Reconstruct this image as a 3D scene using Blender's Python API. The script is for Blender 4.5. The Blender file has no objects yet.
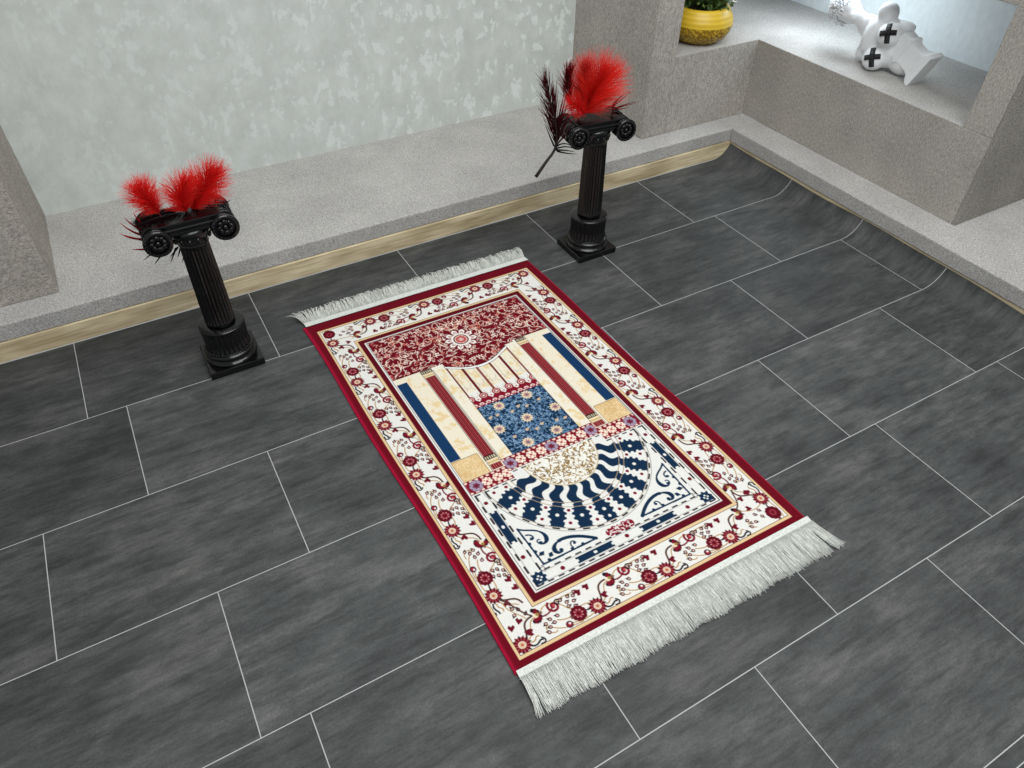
import bpy, bmesh, math, random
import numpy as np
from mathutils import Vector, Matrix

S = 0.3                      # one floor-tile row is 0.3 m; all builders below work in tile rows
random.seed(7)
rng = np.random.default_rng(11)
scene = bpy.context.scene
COL = scene.collection

# ------------------------------------------------------------------ camera
F, RX, RZ, ROLL = 719.583, 0.81050, -0.52024, 0.010845
CAM = np.array([0.661, -5.943, 4.051])
def rotm(rx, rz, roll):
    cx, sx, cz, sz, cr, sr = math.cos(rx), math.sin(rx), math.cos(rz), math.sin(rz), math.cos(roll), math.sin(roll)
    return (np.array([[cz, -sz, 0], [sz, cz, 0], [0, 0, 1]]) @ np.array([[1, 0, 0], [0, cx, -sx], [0, sx, cx]])
            @ np.array([[cr, -sr, 0], [sr, cr, 0], [0, 0, 1]]))
RM = rotm(RX, RZ, ROLL)
cam_d = bpy.data.cameras.new('camera')
cam_d.sensor_width = 36; cam_d.lens = 36 * F / 1024; cam_d.clip_start = 0.02
cam = bpy.data.objects.new('camera', cam_d); COL.objects.link(cam)
mw = Matrix.Identity(4)
for i in range(3):
    for j in range(3): mw[i][j] = RM[i, j]
    mw[i][3] = CAM[i] * S
cam.matrix_world = mw
scene.camera = cam
def at(px, py, ax, val):     # where the sight line through a pixel meets the plane ax = val
    d = RM @ np.array([px - 512, 384 - py, -F]); t = (val - CAM[ax]) / d[ax]
    return CAM + t * d

# ------------------------------------------------------------------ helpers
def lin(c):
    if isinstance(c, str): c = tuple(int(c[i:i+2], 16) for i in (0, 2, 4))
    return tuple((v/255/12.92 if v/255 <= .04045 else ((v/255+.055)/1.055)**2.4) for v in c)
def L4(c): return (*lin(c), 1)

class MB:                    # collects geometry and links it as ONE mesh object
    def __init__(s): s.v = []; s.f = []; s.mi = []; s.sm = []; s.c = []
    def add(s, vs, fs, mi=0, smooth=False, col=None):
        b = len(s.v); s.v += [tuple(map(float, v)) for v in vs]
        s.f += [tuple(b+i for i in f) for f in fs]; s.mi += [mi]*len(fs); s.sm += [smooth]*len(fs)
        s.c += [col or (1, 1, 1)]*len(vs)
    def box(s, a, b, mi=0):
        (x0, y0, z0), (x1, y1, z1) = a, b
        s.add([(x0,y0,z0),(x1,y0,z0),(x1,y1,z0),(x0,y1,z0),(x0,y0,z1),(x1,y0,z1),(x1,y1,z1),(x0,y1,z1)],
              [(0,3,2,1),(4,5,6,7),(0,1,5,4),(1,2,6,5),(2,3,7,6),(3,0,4,7)], mi)
    def lathe(s, prof, n=48, c=(0,0,0), mi=0, flute=None, caps=True):
        vs = []; fs = []
        for k, (r, z) in enumerate(prof):
            fl = flute[k] if flute else 0
            for i in range(n):
                rr = r
                if fl: rr = r - fl*(0.5+0.5*math.cos(2*math.pi*i/fl_n(n)))
                a = 2*math.pi*i/n
                vs.append((c[0]+rr*math.cos(a), c[1]+rr*math.sin(a), c[2]+z))
        for k in range(len(prof)-1):
            for i in range(n):
                j = (i+1) % n
                fs.append((k*n+i, k*n+j, (k+1)*n+j, (k+1)*n+i))
        if caps:
            fs.append(tuple(range(n-1, -1, -1))); fs.append(tuple((len(prof)-1)*n+i for i in range(n)))
        s.add(vs, fs, mi, True)
    def tube(s, pts, rad, n=6, mi=0, col=None):
        pts = [Vector(q) for q in pts]; vs = []; fs = []
        for k, q in enumerate(pts):
            t = (pts[min(k+1, len(pts)-1)]-pts[max(k-1, 0)]).normalized()
            u = t.cross(Vector((0, 0, 1)));  u = u if u.length > .05 else t.cross(Vector((1, 0, 0)))
            u.normalize(); w = t.cross(u); r = rad[k] if hasattr(rad, '__len__') else rad
            for i in range(n):
                a = 2*math.pi*i/n; vs.append(q+u*(r*math.cos(a))+w*(r*math.sin(a)))
        for k in range(len(pts)-1):
            for i in range(n):
                j = (i+1) % n; fs.append((k*n+i, k*n+j, (k+1)*n+j, (k+1)*n+i))
        fs.append(tuple(range(n-1, -1, -1))); fs.append(tuple((len(pts)-1)*n+i for i in range(n)))
        s.add(vs, fs, mi, True, col)
    def sphere(s, c, r, n=10, m=7, mi=0):
        vs = []; fs = []; r = r if hasattr(r, '__len__') else (r, r, r)
        for k in range(m+1):
            th = math.pi*k/m
            for i in range(n):
                a = 2*math.pi*i/n
                vs.append((c[0]+r[0]*math.sin(th)*math.cos(a), c[1]+r[1]*math.sin(th)*math.sin(a), c[2]+r[2]*math.cos(th)))
        for k in range(m):
            for i in range(n):
                j = (i+1) % n; fs.append((k*n+i, (k+1)*n+i, (k+1)*n+j, k*n+j))
        s.add(vs, fs, mi, True)
    def build(s, name, mats, parent=None, origin=(0,0,0), bevel=0, colors=False):
        me = bpy.data.meshes.new(name)
        o0 = np.array(origin, float)
        V = (np.array(s.v, float)-o0)*S
        me.from_pydata(V.tolist(), [], s.f)
        for m in (mats if isinstance(mats, (list, tuple)) else [mats]): me.materials.append(m)
        me.polygons.foreach_set('material_index', s.mi)
        me.polygons.foreach_set('use_smooth', s.sm)
        if colors:
            ca = me.color_attributes.new('Col', 'FLOAT_COLOR', 'POINT')
            ca.data.foreach_set('color', np.hstack([np.array(s.c, float), np.ones((len(s.c), 1))]).astype(np.float32).ravel())
        me.update()
        o = bpy.data.objects.new(name, me); COL.objects.link(o)
        if parent is not None: o.parent = parent
        else: o.location = o0*S
        if bevel:
            b = o.modifiers.new('bevel', 'BEVEL'); b.width = bevel*S; b.segments = 2; b.limit_method = 'ANGLE'
        return o
def fl_n(n): return n/NFL
NFL = 24
def thing(name, label, cat, loc, group=None):
    o = bpy.data.objects.new(name, None); COL.objects.link(o); o.empty_display_size = .02
    o.location = np.array(loc, float)*S
    o['label'] = label; o['category'] = cat
    if group: o['group'] = group
    return o
def struct(o): o['kind'] = 'structure'; return o

# ------------------------------------------------------------------ materials
def new_mat(name):
    m = bpy.data.materials.new(name); m.use_nodes = True
    nt = m.node_tree; b = nt.nodes['Principled BSDF']
    return m, nt, b
def plain(name, c, rough=.5, spec=.5, coat=0, metal=0):
    m, nt, b = new_mat(name)
    b.inputs['Base Color'].default_value = L4(c); b.inputs['Roughness'].default_value = rough
    b.inputs['Specular IOR Level'].default_value = spec; b.inputs['Coat Weight'].default_value = coat
    b.inputs['Metallic'].default_value = metal
    return m
def node(nt, t, **kw):
    n = nt.nodes.new(t)
    for k, v in kw.items():
        if hasattr(n, k): setattr(n, k, v)
        else: n.inputs[k].default_value = v
    return n
def ramp(nt, src, stops):
    r = nt.nodes.new('ShaderNodeValToRGB'); e = r.color_ramp.elements
    while len(e) < len(stops): e.new(.5)
    for x, (p, c) in zip(e, stops): x.position = p; x.color = L4(c) if len(c) != 4 else c
    nt.links.new(src, r.inputs[0]); return r.outputs[0]
def mapped(nt, scale, coord='Object'):
    tc = nt.nodes.new('ShaderNodeTexCoord'); mp = nt.nodes.new('ShaderNodeMapping')
    mp.inputs['Scale'].default_value = scale; nt.links.new(tc.outputs[coord], mp.inputs[0]); return mp.outputs[0]
def mixc(nt, a, b, fac, mode='MIX'):
    m = nt.nodes.new('ShaderNodeMix'); m.data_type = 'RGBA'; m.blend_type = mode
    for sock, v in ((m.inputs[0], fac), (m.inputs[6], a), (m.inputs[7], b)):
        if isinstance(v, (int, float)): sock.default_value = v
        elif isinstance(v, tuple): sock.default_value = v
        else: nt.links.new(v, sock)
    return m.outputs[2]
def bump(nt, b, src, strength, dist):
    n = node(nt, 'ShaderNodeBump'); n.inputs['Strength'].default_value = strength; n.inputs['Distance'].default_value = dist
    nt.links.new(src, n.inputs['Height']); nt.links.new(n.outputs[0], b.inputs['Normal'])

def fabric(name, dark, mid, light, stretch=(1, 1, 1), rough=.9):
    m, nt, b = new_mat(name)
    n1 = node(nt, 'ShaderNodeTexNoise', Scale=260.0, Detail=3.0, Roughness=.7); nt.links.new(mapped(nt, stretch), n1.inputs['Vector'])
    n2 = node(nt, 'ShaderNodeTexNoise', Scale=420.0, Detail=1.0); nt.links.new(mapped(nt, (1, 1, 1)), n2.inputs['Vector'])
    n3 = node(nt, 'ShaderNodeTexNoise', Scale=7.0, Detail=2.0); nt.links.new(mapped(nt, (1, 1, 1)), n3.inputs['Vector'])
    a = nt.nodes.new('ShaderNodeMath'); a.operation = 'MULTIPLY_ADD'; a.inputs[1].default_value = .55
    nt.links.new(n1.outputs[0], a.inputs[0])
    q = nt.nodes.new('ShaderNodeMath'); q.operation = 'MULTIPLY'; q.inputs[1].default_value = .45
    nt.links.new(n2.outputs[0], q.inputs[0]); nt.links.new(q.outputs[0], a.inputs[2])
    c = ramp(nt, a.outputs[0], [(.36, dark), (.5, mid), (.64, light)])
    sh = ramp(nt, n3.outputs[0], [(.3, (235, 235, 235)), (.7, (255, 255, 255))])
    nt.links.new(mixc(nt, c, sh, 1.0, 'MULTIPLY'), b.inputs['Base Color'])
    b.inputs['Roughness'].default_value = rough; b.inputs['Specular IOR Level'].default_value = .15
    bump(nt, b, a.outputs[0], .5, .0012)
    return m
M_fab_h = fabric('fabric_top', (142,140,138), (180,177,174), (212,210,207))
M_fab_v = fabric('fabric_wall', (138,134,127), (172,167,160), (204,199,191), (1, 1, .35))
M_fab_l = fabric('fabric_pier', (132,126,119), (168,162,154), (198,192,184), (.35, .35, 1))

m, nt, b = new_mat('wallpaper')          # pale plaster-look wallpaper with lighter flakes
w1 = node(nt, 'ShaderNodeTexNoise', Scale=16.0, Detail=8.0, Roughness=.7); nt.links.new(mapped(nt, (1, 1, .8)), w1.inputs['Vector'])
w2 = node(nt, 'ShaderNodeTexNoise', Scale=32.0, Detail=7.0, Roughness=.62, Distortion=.15); nt.links.new(mapped(nt, (1, 1, .7)), w2.inputs['Vector'])
c = ramp(nt, w1.outputs[0], [(.32, (190,195,191)), (.5, (199,204,200)), (.68, (209,214,210))])
fl = ramp(nt, w2.outputs[0], [(.565, (0,0,0)), (.592, (255,255,255))])
sep_w = nt.nodes.new('ShaderNodeSeparateXYZ'); nt.links.new(mapped(nt, (.55, 1, 1)), sep_w.inputs[0])
nt.links.new(mixc(nt, c, L4((224,231,228)), mixc(nt, (0,0,0,1), fl, ramp(nt, sep_w.outputs[0], [(.0, (125,125,125)), (1, (235,235,235))]))), b.inputs['Base Color'])
b.inputs['Roughness'].default_value = .6; b.inputs['Specular IOR Level'].default_value = .25
bump(nt, b, w2.outputs[0], .25, .002); M_wall = m
m, nt, b = new_mat('niche_wallpaper')
w1 = node(nt, 'ShaderNodeTexNoise', Scale=60.0, Detail=4.0); nt.links.new(mapped(nt, (1, 1, .6)), w1.inputs['Vector'])
nt.links.new(ramp(nt, w1.outputs[0], [(.3, (222,229,232)), (.7, (232,238,240))]), b.inputs['Base Color']); b.inputs['Roughness'].default_value = .7
M_niche = m

m, nt, b = new_mat('pale_oak')
wn = node(nt, 'ShaderNodeTexNoise', Scale=14.0, Detail=6.0, Roughness=.65); nt.links.new(mapped(nt, (.5, .5, 9)), wn.inputs['Vector'])
wk = node(nt, 'ShaderNodeTexNoise', Scale=6.0, Detail=2.0); nt.links.new(mapped(nt, (1, 1, 3)), wk.inputs['Vector'])
c = ramp(nt, wn.outputs[0], [(.3, (178,160,126)), (.5, (220,204,168)), (.7, (234,222,192))])
nt.links.new(mixc(nt, c, ramp(nt, wk.outputs[0], [(.3, (180,170,150)), (.6, (255,255,255))]), .7, 'MULTIPLY'), b.inputs['Base Color'])
b.inputs['Roughness'].default_value = .45; M_oak = m

m, nt, b = new_mat('slate_vinyl')        # dark stone-look vinyl; each tile has its own tone
ga = node(nt, 'ShaderNodeAttribute', attribute_name='Col')
sep = nt.nodes.new('ShaderNodeSeparateColor'); nt.links.new(ga.outputs['Color'], sep.inputs[0])
off = nt.nodes.new('ShaderNodeCombineXYZ')
for i, k in enumerate((3.0, 7.0)):
    q = nt.nodes.new('ShaderNodeMath'); q.operation = 'MULTIPLY'; q.inputs[1].default_value = k*5
    nt.links.new(sep.outputs[0], q.inputs[0]); nt.links.new(q.outputs[0], off.inputs[i+1])
va = nt.nodes.new('ShaderNodeVectorMath'); nt.links.new(mapped(nt, (1, 1, 1)), va.inputs[0]); nt.links.new(off.outputs[0], va.inputs[1])
def vn(scale, sc, det, rg=.6):
    mp = nt.nodes.new('ShaderNodeMapping'); mp.inputs['Scale'].default_value = sc; nt.links.new(va.outputs[0], mp.inputs[0])
    n = node(nt, 'ShaderNodeTexNoise', Scale=scale, Detail=det, Roughness=rg); nt.links.new(mp.outputs[0], n.inputs['Vector']); return n.outputs[0]
base = ramp(nt, vn(5, (1, 2.2, 1), 9, .7), [(.28, (54,56,57)), (.5, (82,84,84)), (.72, (114,113,111))])
strk = ramp(nt, vn(11, (.8, 5, 1), 10, .78), [(.38, (178,178,180)), (.56, (255,255,255))])
c = mixc(nt, base, strk, .9, 'MULTIPLY')
gr = ramp(nt, vn(260, (1, 1, 1), 3, .7), [(.3, (196,196,196)), (.68, (255,255,255))])
c = mixc(nt, c, gr, .8, 'MULTIPLY')
tone = ramp(nt, sep.outputs[1], [(0, (222,222,222)), (1, (255,255,255))])
c = mixc(nt, c, tone, 1.0, 'MULTIPLY')
nt.links.new(c, b.inputs['Base Color'])
nt.links.new(ramp(nt, vn(30, (1, 2, 1), 5), [(.3, (196,196,196)), (.7, (215,215,215))]), b.inputs['Roughness'])
b.inputs['Specular IOR Level'].default_value = .42
bump(nt, b, vn(120, (1, 1, 1), 3), .12, .001); M_floor = m
M_grout = plain('grout', (172,173,172), .6, .3)

def black_plastic(name):
    m, nt, b = new_mat(name)
    n = node(nt, 'ShaderNodeTexNoise', Scale=60.0, Detail=3.0); nt.links.new(mapped(nt, (1, 1, 1)), n.inputs['Vector'])
    nt.links.new(ramp(nt, n.outputs[0], [(.3, (5,5,6)), (.7, (11,11,12))]), b.inputs['Base Color'])
    nt.links.new(ramp(nt, n.outputs[0], [(.3, (95,95,95)), (.7, (125,125,125))]), b.inputs['Roughness'])
    b.inputs['Specular IOR Level'].default_value = .5
    return m
M_black = black_plastic('black_resin')
def colattr(name, rough, transl=0, sheen=0, bumpscale=0):
    m, nt, b = new_mat(name)
    a = node(nt, 'ShaderNodeAttribute', attribute_name='Col')
    col = a.outputs['Color']
    if bumpscale:
        n = node(nt, 'ShaderNodeTexNoise', Scale=bumpscale, Detail=2.0); nt.links.new(mapped(nt, (1, 1, 1)), n.inputs['Vector'])
        col = mixc(nt, col, ramp(nt, n.outputs[0], [(.25, (222,222,222)), (.75, (255,255,255))]), 1.0, 'MULTIPLY')
        bump(nt, b, n.outputs[0], .3, .0008)
    nt.links.new(col, b.inputs['Base Color']); b.inputs['Roughness'].default_value = rough
    b.inputs['Specular IOR Level'].default_value = .12; b.inputs['Sheen Weight'].default_value = sheen
    if transl:
        t = nt.nodes.new('ShaderNodeBsdfTranslucent'); nt.links.new(a.outputs['Color'], t.inputs[0])
        x = nt.nodes.new('ShaderNodeMixShader'); x.inputs[0].default_value = transl
        nt.links.new(b.outputs[0], x.inputs[1]); nt.links.new(t.outputs[0], x.inputs[2])
        nt.links.new(x.outputs[0], nt.nodes['Material Output'].inputs[0])
    return m
M_rug = colattr('rug_pile', .85, 0, .0, 900)
M_feather = colattr('feather_barbs', .6, .5)
M_quill = plain('quill', (30,18,18), .4)
M_quill_red = plain('red_quill', (120,20,22), .4)
m, nt, b = new_mat('cotton_cord')
n = node(nt, 'ShaderNodeTexNoise', Scale=300.0, Detail=2.0); nt.links.new(mapped(nt, (1, 1, 1)), n.inputs['Vector'])
nt.links.new(ramp(nt, n.outputs[0], [(.3, (192,194,188)), (.7, (222,224,218))]), b.inputs['Base Color'])
b.inputs['Roughness'].default_value = .7; b.inputs['Specular IOR Level'].default_value = .2; M_cord = m
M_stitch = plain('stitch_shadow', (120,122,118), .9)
M_plaster = plain('white_plaster', (236,238,240), .45, .4)
M_tape = plain('black_tape', (12,12,13), .45)
M_soil = plain('soil', (40,30,22), .9)

# ------------------------------------------------------------------ floor: one vinyl sheet, curling up the right skirting
X0C, RC = 6.86, .255
def curl(s, y):
    if s <= X0C: return (s, y, 0.0)
    th = (s-X0C)/RC; return (X0C+RC*math.sin(th), y, RC*(1-math.cos(th)))
def s_end(y): return X0C + RC*(1.2+.035*math.sin(y*2.1+.6)+.02*math.sin(y*5.3))
T = 1.502; OFF = {0: -.281, 1: 0, 2: -.667, 3: .246, 4: .518, 5: 2.842}
rows = []; ytop = .022
edges = [(.022, -1, 0), (-1, -2, 1), (-2, -3, 2), (-3, -4, 3), (-4, -5, 4), (-5, -6, 5), (-6, -6.085, 6)] + [(-6.085-k, -7.085-k, 7+k) for k in range(5)]
g = .0029; fm = MB()
for (ya, yb, r) in edges:
    o = OFF.get(r, random.uniform(0, T)); 
    if r == 6: o = .93
    xs = [-4.0]; n = math.ceil((-4.0-o)/T)
    while o+n*T < 8.5:
        if o+n*T > -3.9: xs.append(o+n*T+(.07 if r == 1 and n == 1 else 0))
        n += 1
    xs.append(9.0)
    def strip(sa, sb, y0, y1, mi, col):
        # quads following the curl, cut at the sheet's edge
        ss = [sa]+[X0C+RC*.1*k for k in range(0, 14) if sa < X0C+RC*.1*k < sb]+[sb]
        for a_, b_ in zip(ss[:-1], ss[1:]):
            ys = np.linspace(y0, y1, 5 if b_ > X0C and abs(y1-y0) > .1 else 2)
            for p_, q_ in zip(ys[:-1], ys[1:]):
                P = []
                for s_, y_ in ((a_, q_), (b_, q_), (b_, p_), (a_, p_)): P.append(curl(min(s_, s_end(y_)), y_))
                if a_ >= s_end(q_) and a_ >= s_end(p_): continue
                fm.add(P, [(0, 1, 2, 3)], mi, b_ > X0C, col)
    for xa, xb in zip(xs[:-1], xs[1:]):
        col = (random.random(), random.random(), 0)
        strip(xa+g, xb-g, ya-(g if r else 0), yb+g, 0, col)
        strip(xb-g, xb+g, ya-(g if r else 0), yb+g, 1, col)
    strip(-4.0, 9.0, yb+g, yb-g, 1, (0, 0, 0))
floor = struct(fm.build('floor', [M_floor, M_grout], colors=True))
# thin white cut edge of the sheet along the back skirting
# ------------------------------------------------------------------ shell
YB, XR, ZB, ZS = .03, 7.105, .185, .345
M_fab_e_shaded = fabric('fabric_end_shaded', (112,109,103), (146,142,135), (180,175,167), (1, 1, 1))  # end face's own weave, with its shade painted into the darker colour
def shell(name, boxes, mat, bevel=.006):
    mb = MB()
    for a, b_ in boxes: mb.box(a, b_)
    return struct(mb.build(name, mat, bevel=bevel))
shell('baseboard_back', [((-4, YB, 0), (XR+.03, YB+.05, ZB))], M_oak)
shell('baseboard_right', [((XR, -9, 0), (XR+.05, YB, ZB))], M_oak)
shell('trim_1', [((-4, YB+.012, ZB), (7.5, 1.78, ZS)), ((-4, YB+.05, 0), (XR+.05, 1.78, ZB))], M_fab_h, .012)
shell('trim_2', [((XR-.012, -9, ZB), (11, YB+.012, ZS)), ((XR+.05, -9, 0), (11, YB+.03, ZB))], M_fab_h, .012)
ZN, ZT, ZH = 1.215, 2.245, 5.2
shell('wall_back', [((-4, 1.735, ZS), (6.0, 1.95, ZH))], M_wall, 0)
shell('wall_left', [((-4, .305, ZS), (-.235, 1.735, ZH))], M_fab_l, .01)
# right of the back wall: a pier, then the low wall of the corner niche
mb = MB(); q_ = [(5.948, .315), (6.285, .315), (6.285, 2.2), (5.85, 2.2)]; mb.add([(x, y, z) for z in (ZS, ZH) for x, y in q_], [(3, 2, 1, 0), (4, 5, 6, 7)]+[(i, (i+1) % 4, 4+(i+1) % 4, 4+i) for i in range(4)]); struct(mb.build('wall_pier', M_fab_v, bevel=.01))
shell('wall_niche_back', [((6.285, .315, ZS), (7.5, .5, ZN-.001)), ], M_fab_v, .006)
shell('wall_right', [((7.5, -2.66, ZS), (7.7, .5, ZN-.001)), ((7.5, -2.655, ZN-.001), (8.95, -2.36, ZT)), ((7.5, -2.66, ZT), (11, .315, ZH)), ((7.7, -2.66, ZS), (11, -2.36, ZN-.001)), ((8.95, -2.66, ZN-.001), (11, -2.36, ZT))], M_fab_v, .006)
shell('wall_right_end', [((7.5, -2.70, ZS), (11, -2.658, ZH))], M_fab_e_shaded, .004)
shell('trim_3', [((6.285, .5, ZN-.09), (9.1, 2.2, ZN)), ((7.7, -2.36, ZN-.09), (9.1, .5, ZN)), ((6.285, .315, ZN-.001), (7.7, .5, ZN)), ((7.5, -2.36, ZN-.001), (7.7, .315, ZN))], M_fab_h, 0)
shell('wall_niche_right', [((8.95, -2.36, ZN), (9.1, 2.2, ZT+.2))], M_niche, 0)
shell('wall_niche_rear', [((6.285, 2.05, ZN), (8.95, 2.2, ZT+.2))], M_niche, 0)
shell('trim_4', [((6.285, .315, ZT), (9.1, 2.2, ZT+.3)), ((8.0, -2.36, ZT+.002), (9.1, .3, ZT+.1))], M_fab_h, 0)

# ------------------------------------------------------------------ the rug
CO = [at(px, py, 2, .027)[:2] for px, py in ((305.7,326.6), (527.6,259.3), (808.5,517.3), (517,673))]
def rugxy(U, V):
    a, b_ = U/226, V/362
    return [CO[0][i]*(1-a)*(1-b_)+CO[1][i]*a*(1-b_)+CO[2][i]*a*b_+CO[3][i]*(1-a)*b_ for i in (0, 1)]
K = 5; W, H = 226*K, 362*K
IMG = np.zeros((H, W, 3), np.float32)
CRIM = (106,2,24); CRIMD = (84,3,20); IVORY = (233,231,225); NAVY = (13,42,70); BEIGE = (226,196,150); TAN = (176,136,84)
INK = (20,20,26); BROWN = (84,56,46); ROSE = (190,84,88); SALMON = (216,126,104); PINK = (226,176,164)
def _bb(x0, y0, x1, y1):
    i0, i1 = max(0, int(y0*K)-1), min(H, int(y1*K)+2); j0, j1 = max(0, int(x0*K)-1), min(W, int(x1*K)+2)
    if i0 >= i1 or j0 >= j1: return None
    yy, xx = np.mgrid[i0:i1, j0:j1]; return i0, i1, j0, j1, (xx+.5)/K, (yy+.5)/K
GCLIP = None
def _put(bb, mask, col):
    if GCLIP is not None: mask = mask & GCLIP(bb[4], bb[5])
    IMG[bb[0]:bb[1], bb[2]:bb[3]][mask] = col
def rect(x0, y0, x1, y1, col):
    IMG[max(0,round(y0*K)):round(y1*K), max(0,round(x0*K)):round(x1*K)] = col
def poly(pts, col, clip=None):
    P = np.array(pts, float); bb = _bb(P[:,0].min(), P[:,1].min(), P[:,0].max(), P[:,1].max())
    if bb is None: return
    X, Y = bb[4], bb[5]; m = np.zeros(X.shape, bool); x1, y1 = P[-1]
    for x2, y2 in P:
        if y1 != y2: m ^= ((y1 > Y) != (y2 > Y)) & (X < (x2-x1)*(Y-y1)/(y2-y1)+x1)
        x1, y1 = x2, y2
    if clip is not None: m &= clip(X, Y)
    _put(bb, m, col)
def disc(cx, cy, r, col, ry=None, clip=None):
    ry = ry or r; bb = _bb(cx-r, cy-ry, cx+r, cy+ry)
    if bb is None: return
    m = ((bb[4]-cx)/r)**2+((bb[5]-cy)/ry)**2 <= 1
    if clip is not None: m &= clip(bb[4], bb[5])
    _put(bb, m, col)
def stroke(pts, w, col, clip=None, taper=False):
    P = [np.array(q, float) for q in pts]; n = len(P)-1
    for k in range(n):
        a, c_ = P[k], P[k+1]; h = w/2
        if taper: h = w/2*(1-.75*abs((k+.5)/n*2-1))
        bb = _bb(min(a[0], c_[0])-h, min(a[1], c_[1])-h, max(a[0], c_[0])+h, max(a[1], c_[1])+h)
        if bb is None: continue
        d = c_-a; l2 = max(d@d, 1e-9); t = np.clip(((bb[4]-a[0])*d[0]+(bb[5]-a[1])*d[1])/l2, 0, 1)
        m = (bb[4]-a[0]-t*d[0])**2+(bb[5]-a[1]-t*d[1])**2 <= h*h
        if clip is not None: m &= clip(bb[4], bb[5])
        _put(bb, m, col)
def bez(p0, p1, p2, p3, n=10):
    t = np.linspace(0, 1, n+1)[:, None]; p0, p1, p2, p3 = map(lambda q: np.array(q, float), (p0, p1, p2, p3))
    return (1-t)**3*p0+3*(1-t)**2*t*p1+3*(1-t)*t*t*p2+t**3*p3
def smooth_noise(w, h, cell):
    gw, gh = int(w/cell)+3, int(h/cell)+3; G = rng.random((gh, gw))
    ys = np.arange(h)/cell; xs = np.arange(w)/cell; yi = ys.astype(int); xi = xs.astype(int); fy = (ys-yi)[:, None]; fx = (xs-xi)[None]
    fy = fy*fy*(3-2*fy); fx = fx*fx*(3-2*fx)
    return (G[yi][:, xi]*(1-fy)*(1-fx)+G[yi+1][:, xi]*fy*(1-fx)+G[yi][:, xi+1]*(1-fy)*fx+G[yi+1][:, xi+1]*fy*fx)
def marble(x0, y0, x1, y1, base, tint, thr=.5):
    i0, i1, j0, j1 = round(y0*K), round(y1*K), round(x0*K), round(x1*K); h, w = i1-i0, j1-j0
    n = .5*smooth_noise(w, h, 26)+.3*smooth_noise(w, h, 11)+.2*smooth_noise(w, h, 5)
    a = np.clip((n-thr)/.16, 0, 1)[..., None]*.75
    IMG[i0:i1, j0:j1] = np.array(base)*(1-a)+np.array(tint)*a
CX = 110.7
# field and borders
IMG[:] = CRIM
rect(5.5, 12.3, 217, 356, BEIGE); rect(7.3, 14.2, 215.2, 354.1, BROWN); rect(7.7, 14.6, 214.8, 353.7, IVORY)
rect(29.3, 39.2, 192.5, 330.4, BROWN); rect(29.7, 39.6, 192.1, 330, BEIGE); rect(31.8, 41.7, 189.8, 328, CRIMD)
rect(32.2, 42.1, 189.4, 327.6, (92,3,22))
rect(36, 46.2, 185.4, 323, IVORY); rect(37.1, 47.4, 184.3, 321.8, INK); rect(37.6, 47.9, 183.8, 321.3, IVORY)
# border motif, drawn in (s along the side, t from the outer edge)
def flower(P, r, petals, c1, c2, c3, ph=0):
    for k in range(petals):
        a = ph+2*math.pi*k/petals; disc(P[0]+r*.72*math.cos(a), P[1]+r*.72*math.sin(a), r*.34, c1)
    disc(P[0], P[1], r*.74, c1); disc(P[0], P[1], r*.5, c2); disc(P[0], P[1], r*.27, c3)
def bud(P, a, r, col=INK):
    d = np.array([math.cos(a), math.sin(a)]); n_ = np.array([-d[1], d[0]]); P = np.array(P)
    poly([P-d*r, P-n_*r*.75, P+d*r*1.5, P+n_*r*.75], col); disc(*P, r*.8, col); disc(*(P-d*.1), r*.42, PINK)
def heart(P, a, r, col=(104,12,32)):
    d = np.array([math.cos(a), math.sin(a)]); n_ = np.array([-d[1], d[0]]); P = np.array(P)
    poly([P+d*r*1.3, P+n_*r, P-d*r*.7+n_*r*.6, P-d*r*.2, P-d*r*.7-n_*r*.6, P-n_*r], col)
def spir(P, r0, turns, a0, sg, w, col):
    pts = []
    for k in range(18):
        u = k/17; a = a0+sg*turns*2*math.pi*u; r = r0*(1-.85*u); pts.append((P[0]+r*math.cos(a), P[1]+r*math.sin(a)))
    stroke(pts, w, col)
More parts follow.
